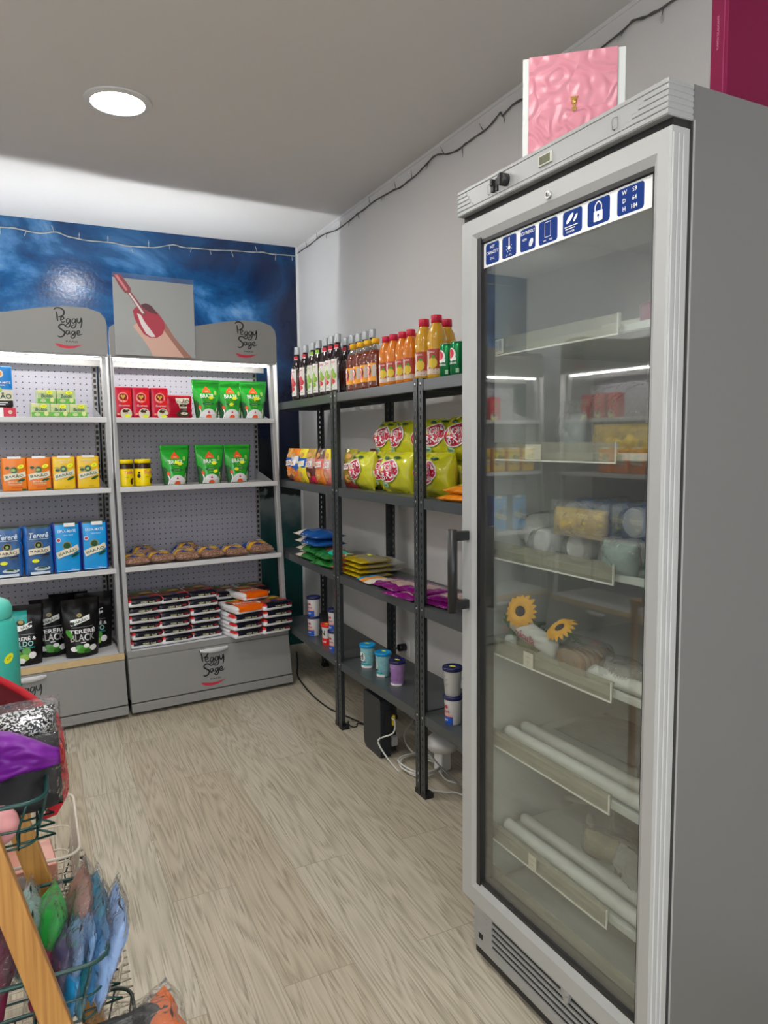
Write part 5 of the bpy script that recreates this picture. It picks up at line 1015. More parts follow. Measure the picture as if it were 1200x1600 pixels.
# ---- fairy light garlands
GRP = [(4.36, 2.429), (4.188, 2.428), (3.915, 2.429), (3.725, 2.406), (3.524, 2.41), (3.408, 2.414), (3.235, 2.417), (3.096, 2.41), (2.985, 2.4), (2.879, 2.403), (2.812, 2.408), (2.732, 2.423), (2.656, 2.426), (2.569, 2.398), (2.473, 2.391), (2.408, 2.395), (2.309, 2.395), (2.228, 2.415), (2.206, 2.403), (2.151, 2.415), (2.12, 2.411), (1.83, 2.395), (1.648, 2.406), (1.595, 2.412), (1.53, 2.396), (1.469, 2.395), (1.414, 2.389), (1.347, 2.38), (.9, 2.41), (.3, 2.39), (-.6, 2.41)]
GBP = [(-1.6, 2.40), (-1.1, 2.39), (-.6, 2.41), (-.3, 2.395), (-.071, 2.406), (0.033, 2.403), (0.116, 2.393), (0.183, 2.409), (0.25, 2.394), (0.324, 2.383), (0.451, 2.383), (0.568, 2.375), (0.689, 2.38), (0.799, 2.405), (0.876, 2.397), (1.041, 2.402), (1.189, 2.409), (1.311, 2.414), (1.404, 2.412), (1.531, 2.414)]
gw = M('garland_wire', (.10, .095, .09), .6); gw2 = M('garland_wire_pale', (.35, .36, .33), .5); bulbm = M('garland_bulb', (.45, .45, .42), .25)
def garland(lab, pts, wm, r, step, inward):
    t = thing('fairy_lights', lab, 'fairy lights', WORLD, (0, 0, 0)); q = bez(pts, 5); MB().tube(q, r, wm, 6).build('wire', t)
    MB().tube([p+Vector((.002*math.sin(i*1.3), .002*math.sin(i*1.3), .0035*math.sin(i*.9))) for i, p in enumerate(q)], r*.8, wm, 5).build('wire', t)
    L_ = 0; last = q[0]; src = None; rs = random.Random(9); k = 0
    for p in q[1:]:
        L_ += (p-last).length; last = p
        if L_ > step*(.7+.6*rs.random()):
            L_ = 0; k += 1
            if not src:
                mb = MB(); mb.tube([(0, 0, 0), (0, 0, .022)], .0016, wm, 6); mb.tube([(0, 0, .02), (0, 0, .036)], .0024, bulbm, 8, rs=[.0026, .0012]); b = src = mb.build('bulb', t)
            else: b = src.copy(); COL.objects.link(b); b.parent = t
            b.location = p; b.rotation_euler = ((rs.uniform(-.5, .5)+(PI if rs.random() < .6 else 0)), rs.uniform(-.4, .4), 0)
    return t
garland('dark wire of fairy lights sagging along the top of the right wall', [(1.538, y, z) for y, z in GRP], gw, .0026, .14, 0)
garland('pale wire of fairy lights across the top of the blue wall', [(x, 4.372, z) for x, z in GBP], gw2, .0024, .13, 0)
# ================================================================== on top of the fridge
pinkm = M('embossed_pink', (.80, .33, .38), .4)
def pink_mat():
    m, nt, b = nmat('pink_floral_embossed'); N = nt.nodes; L = nt.links
    b.inputs['Base Color'].default_value = (.66, .25, .31, 1); b.inputs['Roughness'].default_value = .38
    tc = N.new('ShaderNodeTexCoord'); n = N.new('ShaderNodeTexNoise'); n.inputs['Scale'].default_value = 16; n.inputs['Detail'].default_value = 1; L.new(tc.outputs['Object'], n.inputs['Vector'])
    ml = N.new('ShaderNodeMath'); ml.operation = 'MULTIPLY'; ml.inputs[1].default_value = 26; L.new(n.outputs['Fac'], ml.inputs[0])
    v = N.new('ShaderNodeTexVoronoi'); v.inputs['Scale'].default_value = 16; L.new(tc.outputs['Object'], v.inputs['Vector'])
    m2 = N.new('ShaderNodeMath'); m2.operation = 'MULTIPLY_ADD'; m2.inputs[1].default_value = 16; L.new(v.outputs['Distance'], m2.inputs[0]); L.new(ml.outputs[0], m2.inputs[2])
    sn = N.new('ShaderNodeMath'); sn.operation = 'SINE'; L.new(m2.outputs[0], sn.inputs[0])
    bp = N.new('ShaderNodeBump'); bp.inputs['Strength'].default_value = .5; bp.inputs['Distance'].default_value = .003; L.new(sn.outputs[0], bp.inputs['Height']); L.new(bp.outputs[0], b.inputs['Normal']); return m
pkm = pink_mat(); bxw = M('box_board_white', (.66, .69, .67), .5); goldm = M('gold_emblem', (.9, .62, .2), .2, metal=1)
gb = thing('gift_box', 'pink embossed gift box with white sides and gold emblem standing on the fridge', 'box', FRG, (.118, .347, 1.8405), 0)
gb.rotation_euler = (0, 0, math.radians(-40))
mb = MB(); mb.box((-.1, -.004, 0), (.1, .05, .213), bxw, .001); mb.build('box_body', gb)
MB().hexa([(-.0885, -.008, .001), (.0845, -.008, .001), (.0845, -.0035, .001), (-.0885, -.0035, .001), (-.0875, -.008, .2135), (.0845, -.008, .2135), (.0845, -.0035, .2135), (-.0875, -.0035, .2135)], pkm, .001).build('embossed_front', gb)
mb = MB(); mb.lathe([(.001, -.002), (.0055, 0), (.006, .0015), (.003, .004), (.001, .0042)], goldm, 16); 
em = mb.build('emblem', gb, (.002, -.008, .118), (PI/2, 0, 0))
mb = MB(); mb.prism([(-.006, .128), (.010, .128), (.007, .1235), (-.003, .1235)], 'y', -.0100, -.008, goldm); mb.prism([(-.002, .1245), (.006, .1245), (.0035, .105), (.0005, .105)], 'y', -.0105, -.008, goldm); mb.prism([(-.003, .107), (.007, .107), (.005, .101), (-.001, .101)], 'y', -.0105, -.008, goldm); mb.build('emblem_stem', gb)
mg = P_('magenta_board', (.17, .002, .04), .55, spec=.2); mgd = P_('magenta_dark', (.13, .003, .035), .45)
bx = thing('carton_box', 'dark magenta carton standing at the right edge on top of the fridge', 'box', FRG, (.170, .030, 1.8405), 0)
MB().box((0, 0, 0), (.30, .034, .34), mg, .0012).build('carton', bx)
prints(bx, lambda u, v, o: Vector((-o, -u, v)), [('t', 'TURRÓN DE ALICANTE', -.020, .125, .0045, P_('box_lettering', (.6, .2, .3)), {'rot': PI/2, 'w': .055}), ('r', -.008, .0, -.006, .34, P_('magenta_fold', (.35, .02, .12)))], 'side_lettering', step=0)
# ================================================================== inside the fridge
def bagfilm(): return film('bag_film', tint=(.97, .97, .97), haze=.10, ior=1.7, rough=.10, bump=1.0, bscale=45)
bf = bagfilm()
def inner(name, lab, cat, d, a, z, rz=0, grp=None): return thing(name, lab, cat, FRG, (d, a, z+.0005), RZ+rz, grp)
S1, S2, S3, S4, S5, S6 = [z+.0075 for z in FSH]
toast = P_('snack_golden', (.80, .42, .08), .4, var=.7, vscale=60)
def bagged(t, w_, h_, th, m, seed, over=1.25, mf=None, lie=False):
    b, f = pillow(t, w_, h_, th, m, seed, .008, lie=lie, mf=mf, name='contents', ws=22)
    b2, f2 = pillow(t, w_*1.12, h_*over, th*1.25, bf, seed+1, .014, lie=lie, name='plastic_wrap', ws=20); return f
t = inner('snack_bag', 'clear bag of golden snacks hung open, right side of the second fridge shelf', 'food bag', .17, .235, S2, .1); bagged(t, .17, .062, .06, toast, 81, 2.3)
t = inner('snack_bag', 'grey frosted bag left of the golden snacks on the second fridge shelf', 'food bag', .18, .40, S2, -.2); bagged(t, .10, .09, .05, P_('frosted_grey', (.35, .40, .42), .4, var=.4, vscale=15), 82, 1.3)
t = inner('jam_packet', 'dark magenta packet standing at the right of the top fridge shelf', 'packet', .16, .165, S1, 0); brick(t, .045, .03, .055, P_('jam_magenta', (.25, .01, .08)), name='packet')
t = inner('cardboard_box', 'pale cream carton lying on the top fridge shelf behind the price strip', 'box', .22, .24, S1, 0); brick(t, .13, .12, .032, P_('carton_cream', (.6, .58, .5), .6), name='carton', bulge=0, wr=0)
roll = P_('rolled_dough_white', (.85, .85, .85), .5, bump=.3, bscale=40); rgrp = 'wrapped white rolls on the third fridge shelf'
def rolls(lab, d, a, z, r=.030, rz=0):
    t = inner('wrapped_roll', lab, 'food roll', d, a, z, rz, rgrp)
    mb = MB(); mb.tube([(0, -.001, r), (0, .004, r), (0, .16, r), (0, .165, r)], r, roll, 22, rs=[r*.85, r, r, r*.85]); mb.build('roll', t)
    mb = MB(); q = r*1.07; mb.tube([(0, -.035, r*.9), (0, -.012, r*1.02), (0, .03, r*1.07), (0, .17, r*1.07)], q, bf, 22, rs=[q*.25, q*.9, q, q]); mb.build('plastic_wrap', t); return t
r0 = rolls('white roll wrapped in clear plastic, bottom row left, third fridge shelf', .12, .435, S3)
for a, z, lab in ((.325, 0, 'bottom row middle'), (.215, 0, 'bottom row right'), (.535, .054, 'upper row far left')):
    dup(r0, FRG, (.12, a, S3+.0005+z), RZ, 'white roll wrapped in clear plastic, %s, third fridge shelf' % lab) if a < .5 else None
for a, lab in ((.37, 'top left of three above the golden pack'), (.275, 'top middle of three above the golden pack'), (.195, 'top right of three above the golden pack')):
    dup(r0, FRG, (.15, a, S3+.0645), RZ+.05, 'white roll wrapped in clear plastic, '+lab)
rolls('large wrapped roll lying at the far left of the third fridge shelf', .16, .515, S3, .042)
t = inner('bread_pack', 'golden brown flat pack wedged between the white rolls', 'food bag', .100, .290, S3+.058, .05); pillow(t, .15, .060, .045, toast, 84, .006, name='contents'); pillow(t, .17, .075, .055, bf, 85, .010, name='plastic_wrap')
t = inner('frosted_bag', 'green tinted frosted bag at the right end of the third fridge shelf', 'food bag', .085, .165, S3, 0); bagged(t, .085, .065, .05, P_('frosted_green', (.30, .42, .38), .45, var=.3, vscale=20), 86, 1.1)
# fourth shelf: flowers, salad, bread
petal = P_('petal_yellow', (.85, .42, .01), .5); seedm = P_('flower_centre', (.03, .015, .01), .8, bump=.5, bscale=200); stem = P_('stem_green', (.05, .18, .02), .5)
def sunflower(lab, d, a, z, r, tilt, rz):
    t = inner('sunflower', lab, 'flower', d, a, z, rz, 'sunflowers in the fridge'); rs = random.Random(4)
    for ring, (n, rr_) in enumerate(((17, 1.0), (15, .82))):
        for k in range(n):
            if ring == 0 and k == 0 or True:
                an = 2*PI*(k+ring*.5)/n; L_ = r*rr_*rs.uniform(.9, 1.08); mb = MB()
                def pf(i, j, an=an, L_=L_): x = (i-.5)*.30*r*math.sin(PI*min(1, max(.08, j)))**.6; y = r*.28+(L_-r*.28)*j; return Vector((x*math.cos(an)-y*math.sin(an), -.004-ring*.003-.010*j*(1-j)*2+.006*j*j, x*math.sin(an)+y*math.cos(an)))
                mb.grid(3, 6, pf, petal); o = mb.build('petal', t, rot=(tilt, 0, 0))
    mb = MB(); mb.lathe([(r*.42, 0), (r*.40, .005), (r*.25, .009), (.001, .008)], seedm, 20); o = mb.build('flower_centre', t, rot=(PI/2+tilt, 0, 0))
    MB().tube(bez([(0, .002, 0), (0, .02, -.01), (.01*(1 if d else 1), .05, -.035), (.02, .09, -.045)], 4), .004, stem, 8).build('stem', t); return t
sunflower('sunflower with dark centre lying upper left in the fridge bouquet',   .078, .450, S4+.100, .040, -.25, .5)
sunflower('sunflower lying flatter, to the right of the white paper bag',   .085, .325, S4+.085, .036, -.95, -.1)
paper = M('paper_bag_white', (.62, .62, .60), .5, bump=.3, bscale=40)
t = inner('salad_bag', 'white paper bag with red lettering under the sunflowers', 'food bag',   .088, .425, S4+.030, -.02, None); t.rotation_euler[1] = .22
b, f = pillow(t, .17, .045, .045, paper, 90, .006, name='paper_bag', ws=30); prints(t, f, [('t', 'rúcula', .0, .022, .018, redink, {'w': .062})], off0=.003, step=.01)
t = inner('lettuce', 'bunch of green leaves at the left of the fourth fridge shelf', 'vegetable', .13, .50, S4, 0); lg = P_('lettuce_green', (.03, .22, .02), .5, var=.6, vscale=40); rs = random.Random(11)
for k in range(16):
    an = rs.uniform(-1.4, 1.4); L_ = rs.uniform(.055, .09); w_ = rs.uniform(.016, .028); ox, oy = rs.uniform(-.04, .04), rs.uniform(-.03, .03); mb = MB(); bend = rs.uniform(.2, .9)
    mb.grid(4, 7, lambda i, j: Vector((ox+(i-.5)*w_*math.sin(PI*max(.06, min(.97, j)))+L_*j*math.sin(an)*.8, oy-.02*bend*j*j+.003*math.sin(i*9+j*12), .004+L_*j*math.cos(an*.6))), lg); mb.build('leaf', t)
t = inner('herb_bag', 'clear bag of olive green herbs in front of the lettuce', 'food bag', .10, .43, S4, .1); bagged(t, .10, .048, .045, P_('herb_olive', (.14, .15, .04), .5, var=.8, vscale=70), 92, 1.1)
t = inner('bread_loaf', 'sliced brown bread in a clear bag right of the sunflowers', 'bread', .12, .285, S4, -.1)
crust = P_('bread_crust', (.30, .17, .07), .6, var=.3, vscale=50); crumb = P_('bread_crumb', (.50, .36, .19), .8, bump=.3, bscale=200)
for k in range(7):
    mb = MB(); P = [(-.04, 0), (.04, 0), (.043, .02), (.046, .036), (.04, .05), (.02, .058), (-.02, .058), (-.04, .05), (-.046, .036), (-.043, .02)]
    mb.prism([(x*.92, z*.85+.001) for x, z in P], 'y', -.045+k*.0125, -.045+k*.0125+.0105, crust, True); mb.build('slice', t)
pillow(t, .11, .07, .115, bf, 93, .008, name='plastic_wrap')
t = inner('frosted_bag', 'grey plastic bag of frozen food at the right end of the fourth fridge shelf', 'food bag', .13, .185, S4, 0); bagged(t, .11, .045, .07, P_('frozen_grey', (.26, .26, .25), .45, var=.5, vscale=30), 94, 1.15)
t = inner('reflection_bottles', 'dark bottle shapes standing in for a reflection, at the back of the fourth fridge shelf', 'bottle pack', .40, .22, S4, 0)  # bottle shapes added in place of a reflection in the door glass
for k in range(5): MB().lathe([(.018, 0), (.021, .004), (.021, .11), (.012, .135), (.009, .15), (.009, .165), (.001, .166)], film('blue_bottle', tint=(.25, .35, .5), haze=.25, hazecol=(.05, .1, .2)), 16, c=(-.1+k*.045, 0, 0)).build('bottle', t)
# fifth and sixth shelves: frosted packs behind the tubes
frz = P_('frozen_dark_pack', (.13, .14, .13), .4, var=.5, vscale=16)
t = inner('frozen_pack', 'flat dark frosted pack behind the tube of the fifth fridge shelf', 'frozen pack', .30, .36, S5, .05); pillow(t, .26, .18, .05, frz, 95, .010, lie=True, name='contents', ws=15)
t = inner('frozen_pack', 'small dark block at the right end of the fifth fridge shelf', 'frozen pack', .20, .165, S5, .1); brick(t, .06, .05, .045, P_('frozen_black', (.02, .02, .02), .4), name='packet', seed=5, wr=.004)
ylw = P_('fillet_yellow', (.38, .36, .18), .4, var=.4, vscale=20)
t = inner('fillet_bag', 'clear bag with yellowish fillet at the front of the sixth fridge shelf', 'food bag', .215, .31, S6, .25); bagged(t, .12, .055, .06, ylw, 96, 1.15)
t = inner('meat_bag', 'white plastic bag around a dark piece of meat, right end of the sixth fridge shelf', 'food bag', .19, .195, S6, -.1)
brick(t, .05, .06, .045, P_('meat_dark', (.035, .033, .035), .4), seed=8, wr=.010, name='contents', r=.01)
b, f = pillow(t, .13, .075, .09, film('white_bag_film', tint=(.8, .8, .8), haze=.5, bump=.9, bscale=25, hazecol=(.75, .75, .72)), 97, .014, name='plastic_wrap', ws=22)
t = inner('frozen_pack', 'dark purple frozen bundle behind the fillet bag on the sixth fridge shelf', 'frozen pack', .32, .30, S6, 0); bagged(t, .18, .10, .09, P_('frozen_purple', (.05, .045, .05), .4, var=.5, vscale=25), 98, 1.1)
t = inner('frozen_strip', 'pale frozen strip leaning on the dark bundle, left', 'frozen piece', .27, .47, S6+.05, .5); brick(t, .06, .02, .014, P_('pale_frozen', (.5, .5, .44), .5), name='piece')
t = inner('frozen_strip', 'pale frozen strip lying across the dark bundle, right', 'frozen piece', .235, .385, S6+.045, -.7); brick(t, .05, .015, .014, P_('pale_frozen'), name='piece')
# goods seen only in the fridge glass: on the two mirrored display units
def wpos(root, x, y, z): return root.matrix_world @ Vector((x, y, z))
bpy.context.view_layer.update()
def onunit(u, src, x, z, lab, rz=0):
    p = wpos(u, x, lyf(z)+.06, z); return dup(src, WORLD, p, u.rotation_euler[2]+rz, lab)
for i in range(4): onunit(u4, mo, .12+.12*i, SHZ[1], 'orange mate pack on the unit along the left wall, %s from its near end' % ORD[i])
for i in range(3): onunit(u4, c1, .45+.11*i, SHZ[0], 'red coffee pack on the unit along the left wall, %s in its row' % ORD[i])
for i in range(4): onunit(u4, bd, .20+.14*i, SHZ[2], 'blue mate pack on the unit along the left wall, %s in its row' % ORD[i])
for i in range(4): onunit(u3, my, .10+.12*i, SHZ[1], 'yellow mate pack on the corner unit, %s in its row' % ORD[i])
for i in range(3): onunit(u3, c1, .35+.11*i, SHZ[0], 'red coffee pack on the corner unit, %s in its row' % ORD[i])
for i in range(3): onunit(u3, bl, .20+.16*i, SHZ[2], 'bright blue mate pack on the corner unit, %s in its row' % ORD[i])
# ================================================================== bamboo rack with wire baskets, lower left
bam = None
def bamboo():
    m, nt, b = nmat('bamboo'); N = nt.nodes; L = nt.links
    tc = N.new('ShaderNodeTexCoord'); mp = N.new('ShaderNodeMapping'); mp.inputs['Scale'].default_value = (160, 160, 5); L.new(tc.outputs['Object'], mp.inputs[0])
    n = N.new('ShaderNodeTexNoise'); n.inputs['Scale'].default_value = 1; n.inputs['Detail'].default_value = 3; L.new(mp.outputs[0], n.inputs['Vector'])
    r = N.new('ShaderNodeValToRGB'); e = r.color_ramp.elements; e[0].position = .25; e[0].color = (.30, .125, .025, 1); e[1].position = .8; e[1].color = (.56, .29, .075, 1); L.new(n.outputs['Fac'], r.inputs[0])
    L.new(r.outputs[0], b.inputs['Base Color']); b.inputs['Roughness'].default_value = .4; return m
bam = bamboo(); bamd = P_('bamboo_edge_dark', (.13, .045, .012), .45)
rack = thing('basket_rack', 'A-shaped bamboo rack with wire baskets of bagged clothes, lower left corner', 'rack', WORLD, (-.25, .95, 0))
RX = lambda z: .1595-.255*z          # centre line of the right-hand rails (world x)
def rail(y, side, z0=0, z1=1.0, t_=.018, w_=.0145, m_=None):
    mb = MB(); q = .035 if y > 1.2 else 0; x0, x1 = RX(z0)+.25-q, RX(z1)+.25-q
    if side < 0: x0, x1 = -x0, -x1
    yy = y-.95; mb.hexa([(x0-w_, yy, z0), (x0+w_, yy, z0), (x0+w_, yy+t_, z0), (x0-w_, yy+t_, z0), (x1-w_, yy, z1), (x1+w_, yy, z1), (x1+w_, yy+t_, z1), (x1-w_, yy+t_, z1)], bam, .002)
    mb.build('rail', rack)
for y in (.838, 1.065, 1.305):
    rail(y, 1); rail(y, -1)
for z in (.12, .97):
    for s in (1, -1):
        x = (RX(z)+.25)*s; MB().box((x-.009, -.11, z-.012), (x+.009, .37, z+.012), bam, .002).build('cross_bar', rack)
def basket(lab, x0, x1, y0, y1, zr, zb, m, rr_=.0026, r_=.0014, grp='wire baskets', nx=10, ny=6, ins=.012):
    t = thing('wire_basket', lab, 'basket', WORLD, ((x0+x1)/2, (y0+y1)/2, zb), 0, grp); hx, hy, H = (x1-x0)/2, (y1-y0)/2, zr-zb
    def rrect(a, b, rd, z): 
        P = []
        for cx, cy, a0 in ((a-rd, b-rd, 0), (-a+rd, b-rd, PI/2), (-a+rd, -b+rd, PI), (a-rd, -b+rd, 1.5*PI)): P += [(cx+rd*math.cos(a0+PI/2*i/5), cy+rd*math.sin(a0+PI/2*i/5), z) for i in range(6)]
        return P
    MB().tube(rrect(hx, hy, .025, H), rr_, m, 8, closed=True).build('rim', t)
    mb = MB(); mb.tube(rrect(hx-ins*.6, hy-ins*.6, .02, H*.45), r_, m, 6, closed=True); mb.tube(rrect(hx-ins, hy-ins, .02, .004), r_, m, 6, closed=True)
    for i in range(nx):
        x = -hx+.02+(2*hx-.04)*i/(nx-1); k = 1-ins/hx
        mb.tube(bez([(x, -hy, H), (x*k, -hy+ins*.6, H*.4), (x*k, -hy+ins, .012), (x*k, -hy+ins+.012, 0), (x*k, hy-ins-.012, 0), (x*k, hy-ins, .012), (x*k, hy-ins*.6, H*.4), (x, hy, H)], 3), r_, m, 5)
    for j in range(ny):
        y = -hy+.02+(2*hy-.04)*j/(ny-1); k = 1-ins/hy
        mb.tube(bez([(-hx, y, H), (-hx+ins*.6, y*k, H*.4), (-hx+ins, y*k, .012), (-hx+ins+.012, y*k, 0), (hx-ins-.012, y*k, 0), (hx-ins, y*k, .012), (hx-ins*.6, y*k, H*.4), (hx, y, H)], 3), r_, m, 5)
    mb.build('wire_mesh', t); return t
gw_ = P_('wire_dark_green', (.004, .045, .038), .35); bw_ = P_('wire_beige', (.55, .50, .42), .4); kw_ = P_('wire_black_green', (.006, .02, .018), .35)
basket('dark green wire basket at the top of the rack, under the red bag', -.42, -.001, .852, 1.045, .900, .842, gw_)
basket('dark green wire basket in the middle, filled with blue bagged clothes', -.46, .055, .855, 1.045, .694, .617, gw_)
basket('dark green wire basket at the bottom, holding black and orange bags', -.52, .092, .855, 1.05, .512, .44, kw_)
basket('beige wire basket at the top of the rack, holding a rose gold box', -.42, .038, 1.085, 1.295, .705, .612, bw_, .0022, .0012, ny=9)
basket('beige wire basket lower in the rack, its corner beside the blue bags', -.46, .089, 1.085, 1.29, .513, .43, bw_, .0022, .0012, ny=9)
basket('black wire basket behind the green bag', -.45, .05, 1.09, 1.28, .600, .56, kw_, .003, .0014)
# rose gold box in the beige basket
rg = M('rose_gold', (.72, .36, .28), .25, metal=.6)
t = thing('cosmetic_box', 'rose gold box with clear window inside the beige basket', 'box', WORLD, (-.03, 1.17, .6145), .1)
MB().box((-.05, -.03, 0), (.035, .05, .055), rg, .002).build('box_body', t); MB().box((-.045, -.0315, .008), (.002, -.030, .048), film('box_window', haze=.3, rough=.05), .0003).build('window', t); MB().box((-.10, -.05, .0), (-.052, .05, .02), M('pale_pink_box', (.7, .5, .45), .35)).build('tray', t)
# pink ball / pouch under the green rim
t = thing('bath_ball', 'pink ball cut off by the left edge below the green rim', 'ball', WORLD, (-.052, .885, .8445)); sp = MB(); n_ = 16
sp.lathe([(.022*math.sin(PI*i/n_)+.0002, .022-.022*math.cos(PI*i/n_)) for i in range(n_+1)], P_('ball_pink', (.72, .32, .32), .4), 24); sp.build('ball_body', t)
MB().tube([(0, .0, .043), (.0, .02, .06), (0, .035, .065)], .0012, P_('ball_cord', (.6, .5, .45))).build('cord', t)
# bagged clothes
gf = film('garment_sleeve', tint=(.96, .97, .98), haze=.05, ior=1.5, rough=.08, bump=1.0, bscale=55)
def garment(lab, x, y, z, h, col, seed, lean=0, th=.024, w_=.13, rz=PI/2, over=1.09, grp='clothes folded in clear bags', var=.35, wr=.010):
    t = thing('bagged_garment', lab, 'bagged clothing', WORLD, (x, y, z), rz, grp); t.rotation_euler[0] = lean
    m = P_('cloth_%.2f_%.2f_%.2f' % col, col, .75, var=var, vscale=18, bump=.4, bscale=25)
    sl = film('dark_sleeve', haze=.015, ior=1.32, rough=.08, bump=1.0, bscale=60) if sum(col) < .05 else gf
    pillow(t, w_, h, th, m, seed, wr, name='garment', ws=18, seal=.02, px=3); pillow(t, w_*1.12, h*over, th*1.25, sl, seed+3, wr*1.3, name='clear_bag', ws=16, seal=.05, nu=18, nv=20)
    return t
Z2 = .622
G_ = [('pale mint garment in a clear bag, back left of the middle basket beside the rail', -.032, .985, .118, (.22, .36, .32), .10, .03),
 ('bright green garment in a clear bag in the middle basket', -.015, .975, .122, (.01, .36, .04), .22, .026),
 ('wine red garment in a clear bag just right of the front rail', -.018, .925, .085, (.22, .01, .05), .10, .02),
 ('dusky purple garment in a clear bag in the middle basket', .000, .935, .102, (.07, .06, .14), .20, .020),
 ('light blue garment in a clear bag beside the purple one', .012, .925, .110, (.15, .27, .46), .22, .020),
 ('bright cyan garment in a clear bag squeezed between light blue ones', .014, .915, .075, (.0, .28, .60), .22, .012),
 ('pale blue garment in a clear bag in the centre of the middle basket', .026, .935, .112, (.20, .36, .60), .22, .018),
 ('brown pink corded garment in a clear bag rising above the others', .018, .985, .132, (.26, .13, .10), .24, .030),
 ('petrol blue garment in a clear bag behind the pale ones', .036, .965, .125, (.02, .18, .28), .22, .026),
 ('sky blue garment in a clear bag near the right end of the basket', .036, .930, .118, (.04, .22, .45), .28, .018),
 ('ice blue garment in a clear bag leaning out at the right end of the basket', .043, .915, .135, (.24, .38, .66), .32, .018),
 ('teal garment in a clear bag low at the front of the basket', .022, .910, .080, (.0, .14, .18), .24, .014)]
for k, (lab, x, y, h, col, ln, th) in enumerate(G_): garment(lab, x-.003, y, Z2, h-.028, col, 201+k, ln, th*1.15, .095)
garment('burgundy garment in a clear bag left of the front rail', -.075, .925, Z2, .12, (.16, .005, .04), 213, .12, .045, .1)
garment('magenta garment in a clear bag at the left edge, lower part', -.115, .915, Z2, .08, (.30, .02, .10), 214, .1, .04, .08)
garment('lilac and white garment in a clear bag at the left edge, low', -.100, .905, Z2, .05, (.35, .27, .55), 216, .1, .02, .06)
# lower basket
garment('crumpled black garment in a clear bag in the bottom basket', .060, .965, .445, .085, (.008, .008, .01), 217, .2, .09, .14, rz=.2, wr=.02)
garment('orange garment in a clear bag at the right end of the bottom basket', .105, .955, .448, .085, (.80, .16, .02), 218, .35, .05, .10, wr=.016)
garment('blue grey garment in a clear bag at the front of the bottom basket', .000, .900, .445, .13, (.10, .22, .30), 219, .1, .05, .14, rz=.1, wr=.016)
# red bag and what spills from it
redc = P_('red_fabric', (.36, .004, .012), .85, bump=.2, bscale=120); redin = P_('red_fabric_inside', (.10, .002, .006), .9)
rb = thing('fabric_bag', 'open red fabric bag with handles in the top basket, cut off by the left edge', 'bag', WORLD, (-.14, 1.03, .848))
mb = MB()
def bagw(i, j, k=0):
    an = 2*PI*i; rx, ry = .143+.004*math.sin(an*5)-k, .115+.004*math.sin(an*4+1)-k; fl = .72+.28*j
    zt = .098+.050*math.sin(an)-.036*math.cos(an)     # rim stands higher at the back
    return Vector((rx*fl*math.cos(an), ry*fl*math.sin(an), j*zt))
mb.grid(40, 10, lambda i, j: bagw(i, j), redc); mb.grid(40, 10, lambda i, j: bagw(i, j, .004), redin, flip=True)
mb.build('bag_body', rb, weld=1e-5)
MB().tube([bagw(i/40, 1)+Vector((0, 0, .002)) for i in range(40)], .0055, redc, 8, closed=True).build('rim_hem', rb)
mb = MB(); hp = bez([(.128, .03, .075), (.142, .02, .088), (.152, .0, .070), (.155, -.02, .03), (.155, -.05, .0), (.140, -.07, -.02)], 6)
for i in range(len(hp)-1): mb.hexa([hp[i]+Vector((-.009, -.003, 0)), hp[i]+Vector((-.009, -.005, 0)), hp[i]+Vector((.009, .003, 0)), hp[i]+Vector((.009, .005, 0)), hp[i+1]+Vector((-.009, -.003, 0)), hp[i+1]+Vector((-.009, -.005, 0)), hp[i+1]+Vector((.009, .003, 0)), hp[i+1]+Vector((.009, .005, 0))], redc)
mb.build('handle', rb)
pv = P_('purple_satin', (.16, .008, .26), .5, bump=.35, bscale=14, var=.3, vscale=10)
t = thing('purple_garment', 'bright purple garment spilling over the front of the red bag', 'garment', WORLD, (-.078, .892, .897), .12); t.rotation_euler[0] = -.35
pc, _f = pillow(t, .19, .085, .050, pv, 231, .016, name='fabric', ws=30, seal=.02, px=1.6, nu=34, nv=26)
for v in pc.data.vertices:      # drawn out to a drooping tip on the right, with folds
    q = (v.co.x+.095)/.19; v.co.z = .042+(v.co.z-.042)*(1-.80*max(0, q)**2.2)-.010*q*q+.004*math.sin(q*11); v.co.y += .006*math.sin(v.co.z*150+v.co.x*70)*(1-q*.5)
garment('black garment in a clear bag below the purple one', -.055, .935, .850, .088, (.006, .006, .007), 232, -.1, .085, .145, rz=.15, wr=.016)
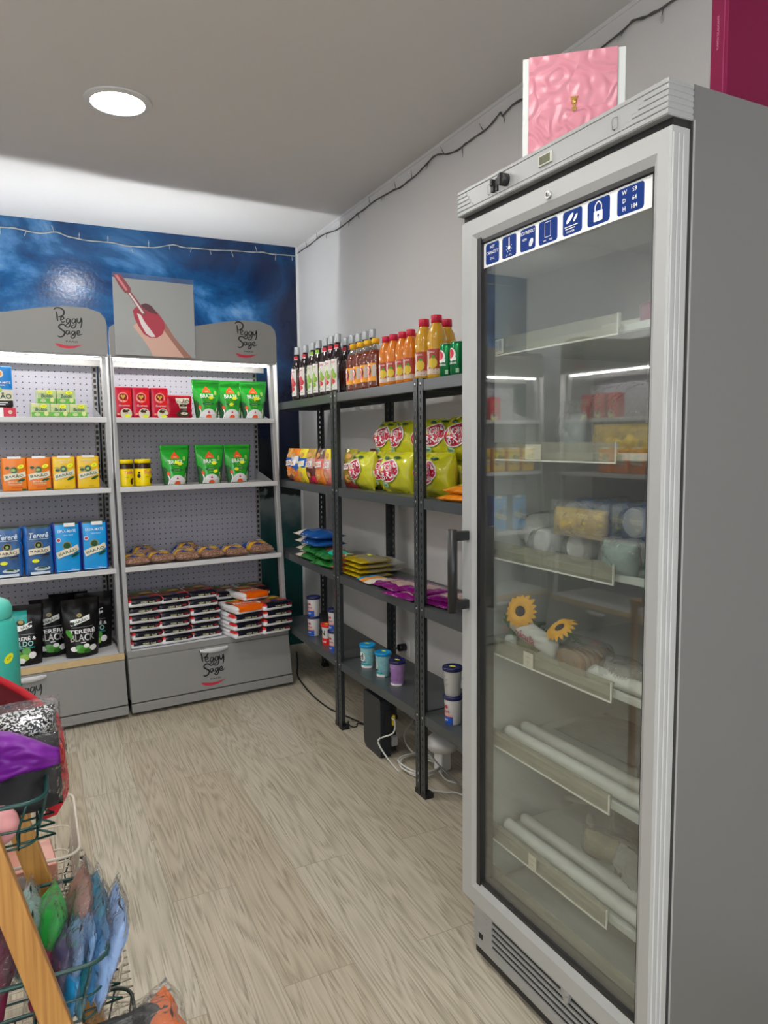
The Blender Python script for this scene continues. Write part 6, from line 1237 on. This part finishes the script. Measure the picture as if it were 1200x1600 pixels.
def sequin():
    m, nt, b = nmat('silver_sequins'); N = nt.nodes; L = nt.links
    tc = N.new('ShaderNodeTexCoord'); v = N.new('ShaderNodeTexVoronoi'); v.inputs['Scale'].default_value = 520; L.new(tc.outputs['Object'], v.inputs['Vector'])
    r = N.new('ShaderNodeValToRGB'); e = r.color_ramp.elements; r.color_ramp.interpolation = 'CONSTANT'; e[0].color = (.01, .01, .012, 1); e[1].position = .55; e[1].color = (.75, .75, .75, 1)
    sx = N.new('ShaderNodeSeparateXYZ'); L.new(v.outputs['Color'], sx.inputs[0]); L.new(sx.outputs['X'], r.inputs[0]); L.new(r.outputs[0], b.inputs['Base Color']); b.inputs['Metallic'].default_value = .7; b.inputs['Roughness'].default_value = .3; return m
t = thing('sequin_garment', 'silver and black sequin garment in a clear bag behind the purple one', 'garment', WORLD, (-.022, .985, .905), .2)
pillow(t, .075, .055, .045, sequin(), 233, .008, name='fabric', ws=25); pillow(t, .085, .066, .055, gf, 234, .012, name='clear_bag')
# turquoise flask on a narrow stool behind the rack
st_ = thing('stool', 'narrow pale wooden stool behind the rack carrying the turquoise flask', 'stool', WORLD, (-.115, 1.75, 0))
MB().box((-.08, -.08, .712), (.08, .08, .730), bam, .002).build('seat', st_)
for x in (-.068, .068):
    for y in (-.068, .068): MB().box((x-.009, y-.009, 0), (x+.009, y+.009, .712), bam).build('leg', st_)
tq = P_('turquoise_plastic', (.05, .50, .42), .45, bump=.1, bscale=80)
fk = thing('flask', 'turquoise flask with a yellow price sticker at the left edge', 'flask', WORLD, (-.100, 1.75, .7305))
MB().lathe([(.055, 0), (.060, .004), (.061, .13), (.059, .163), (.054, .18), (.049, .189)], tq, 36).build('flask_body', fk)
MB().lathe([(.050, .189), (.0515, .191), (.0515, .21), (.046, .222), (.033, .229), (.001, .231)], P_('turquoise_light', (.10, .58, .48), .4), 36).build('lid', fk)
prints(fk, cylmap(.0612), [('e', .045, .108, .013, .0085, yel_tag, {'rot': .6}), ('t', '9,50', .045, .108, .006, tag_ink, {'rot': .6})], 'price_sticker', step=.01)
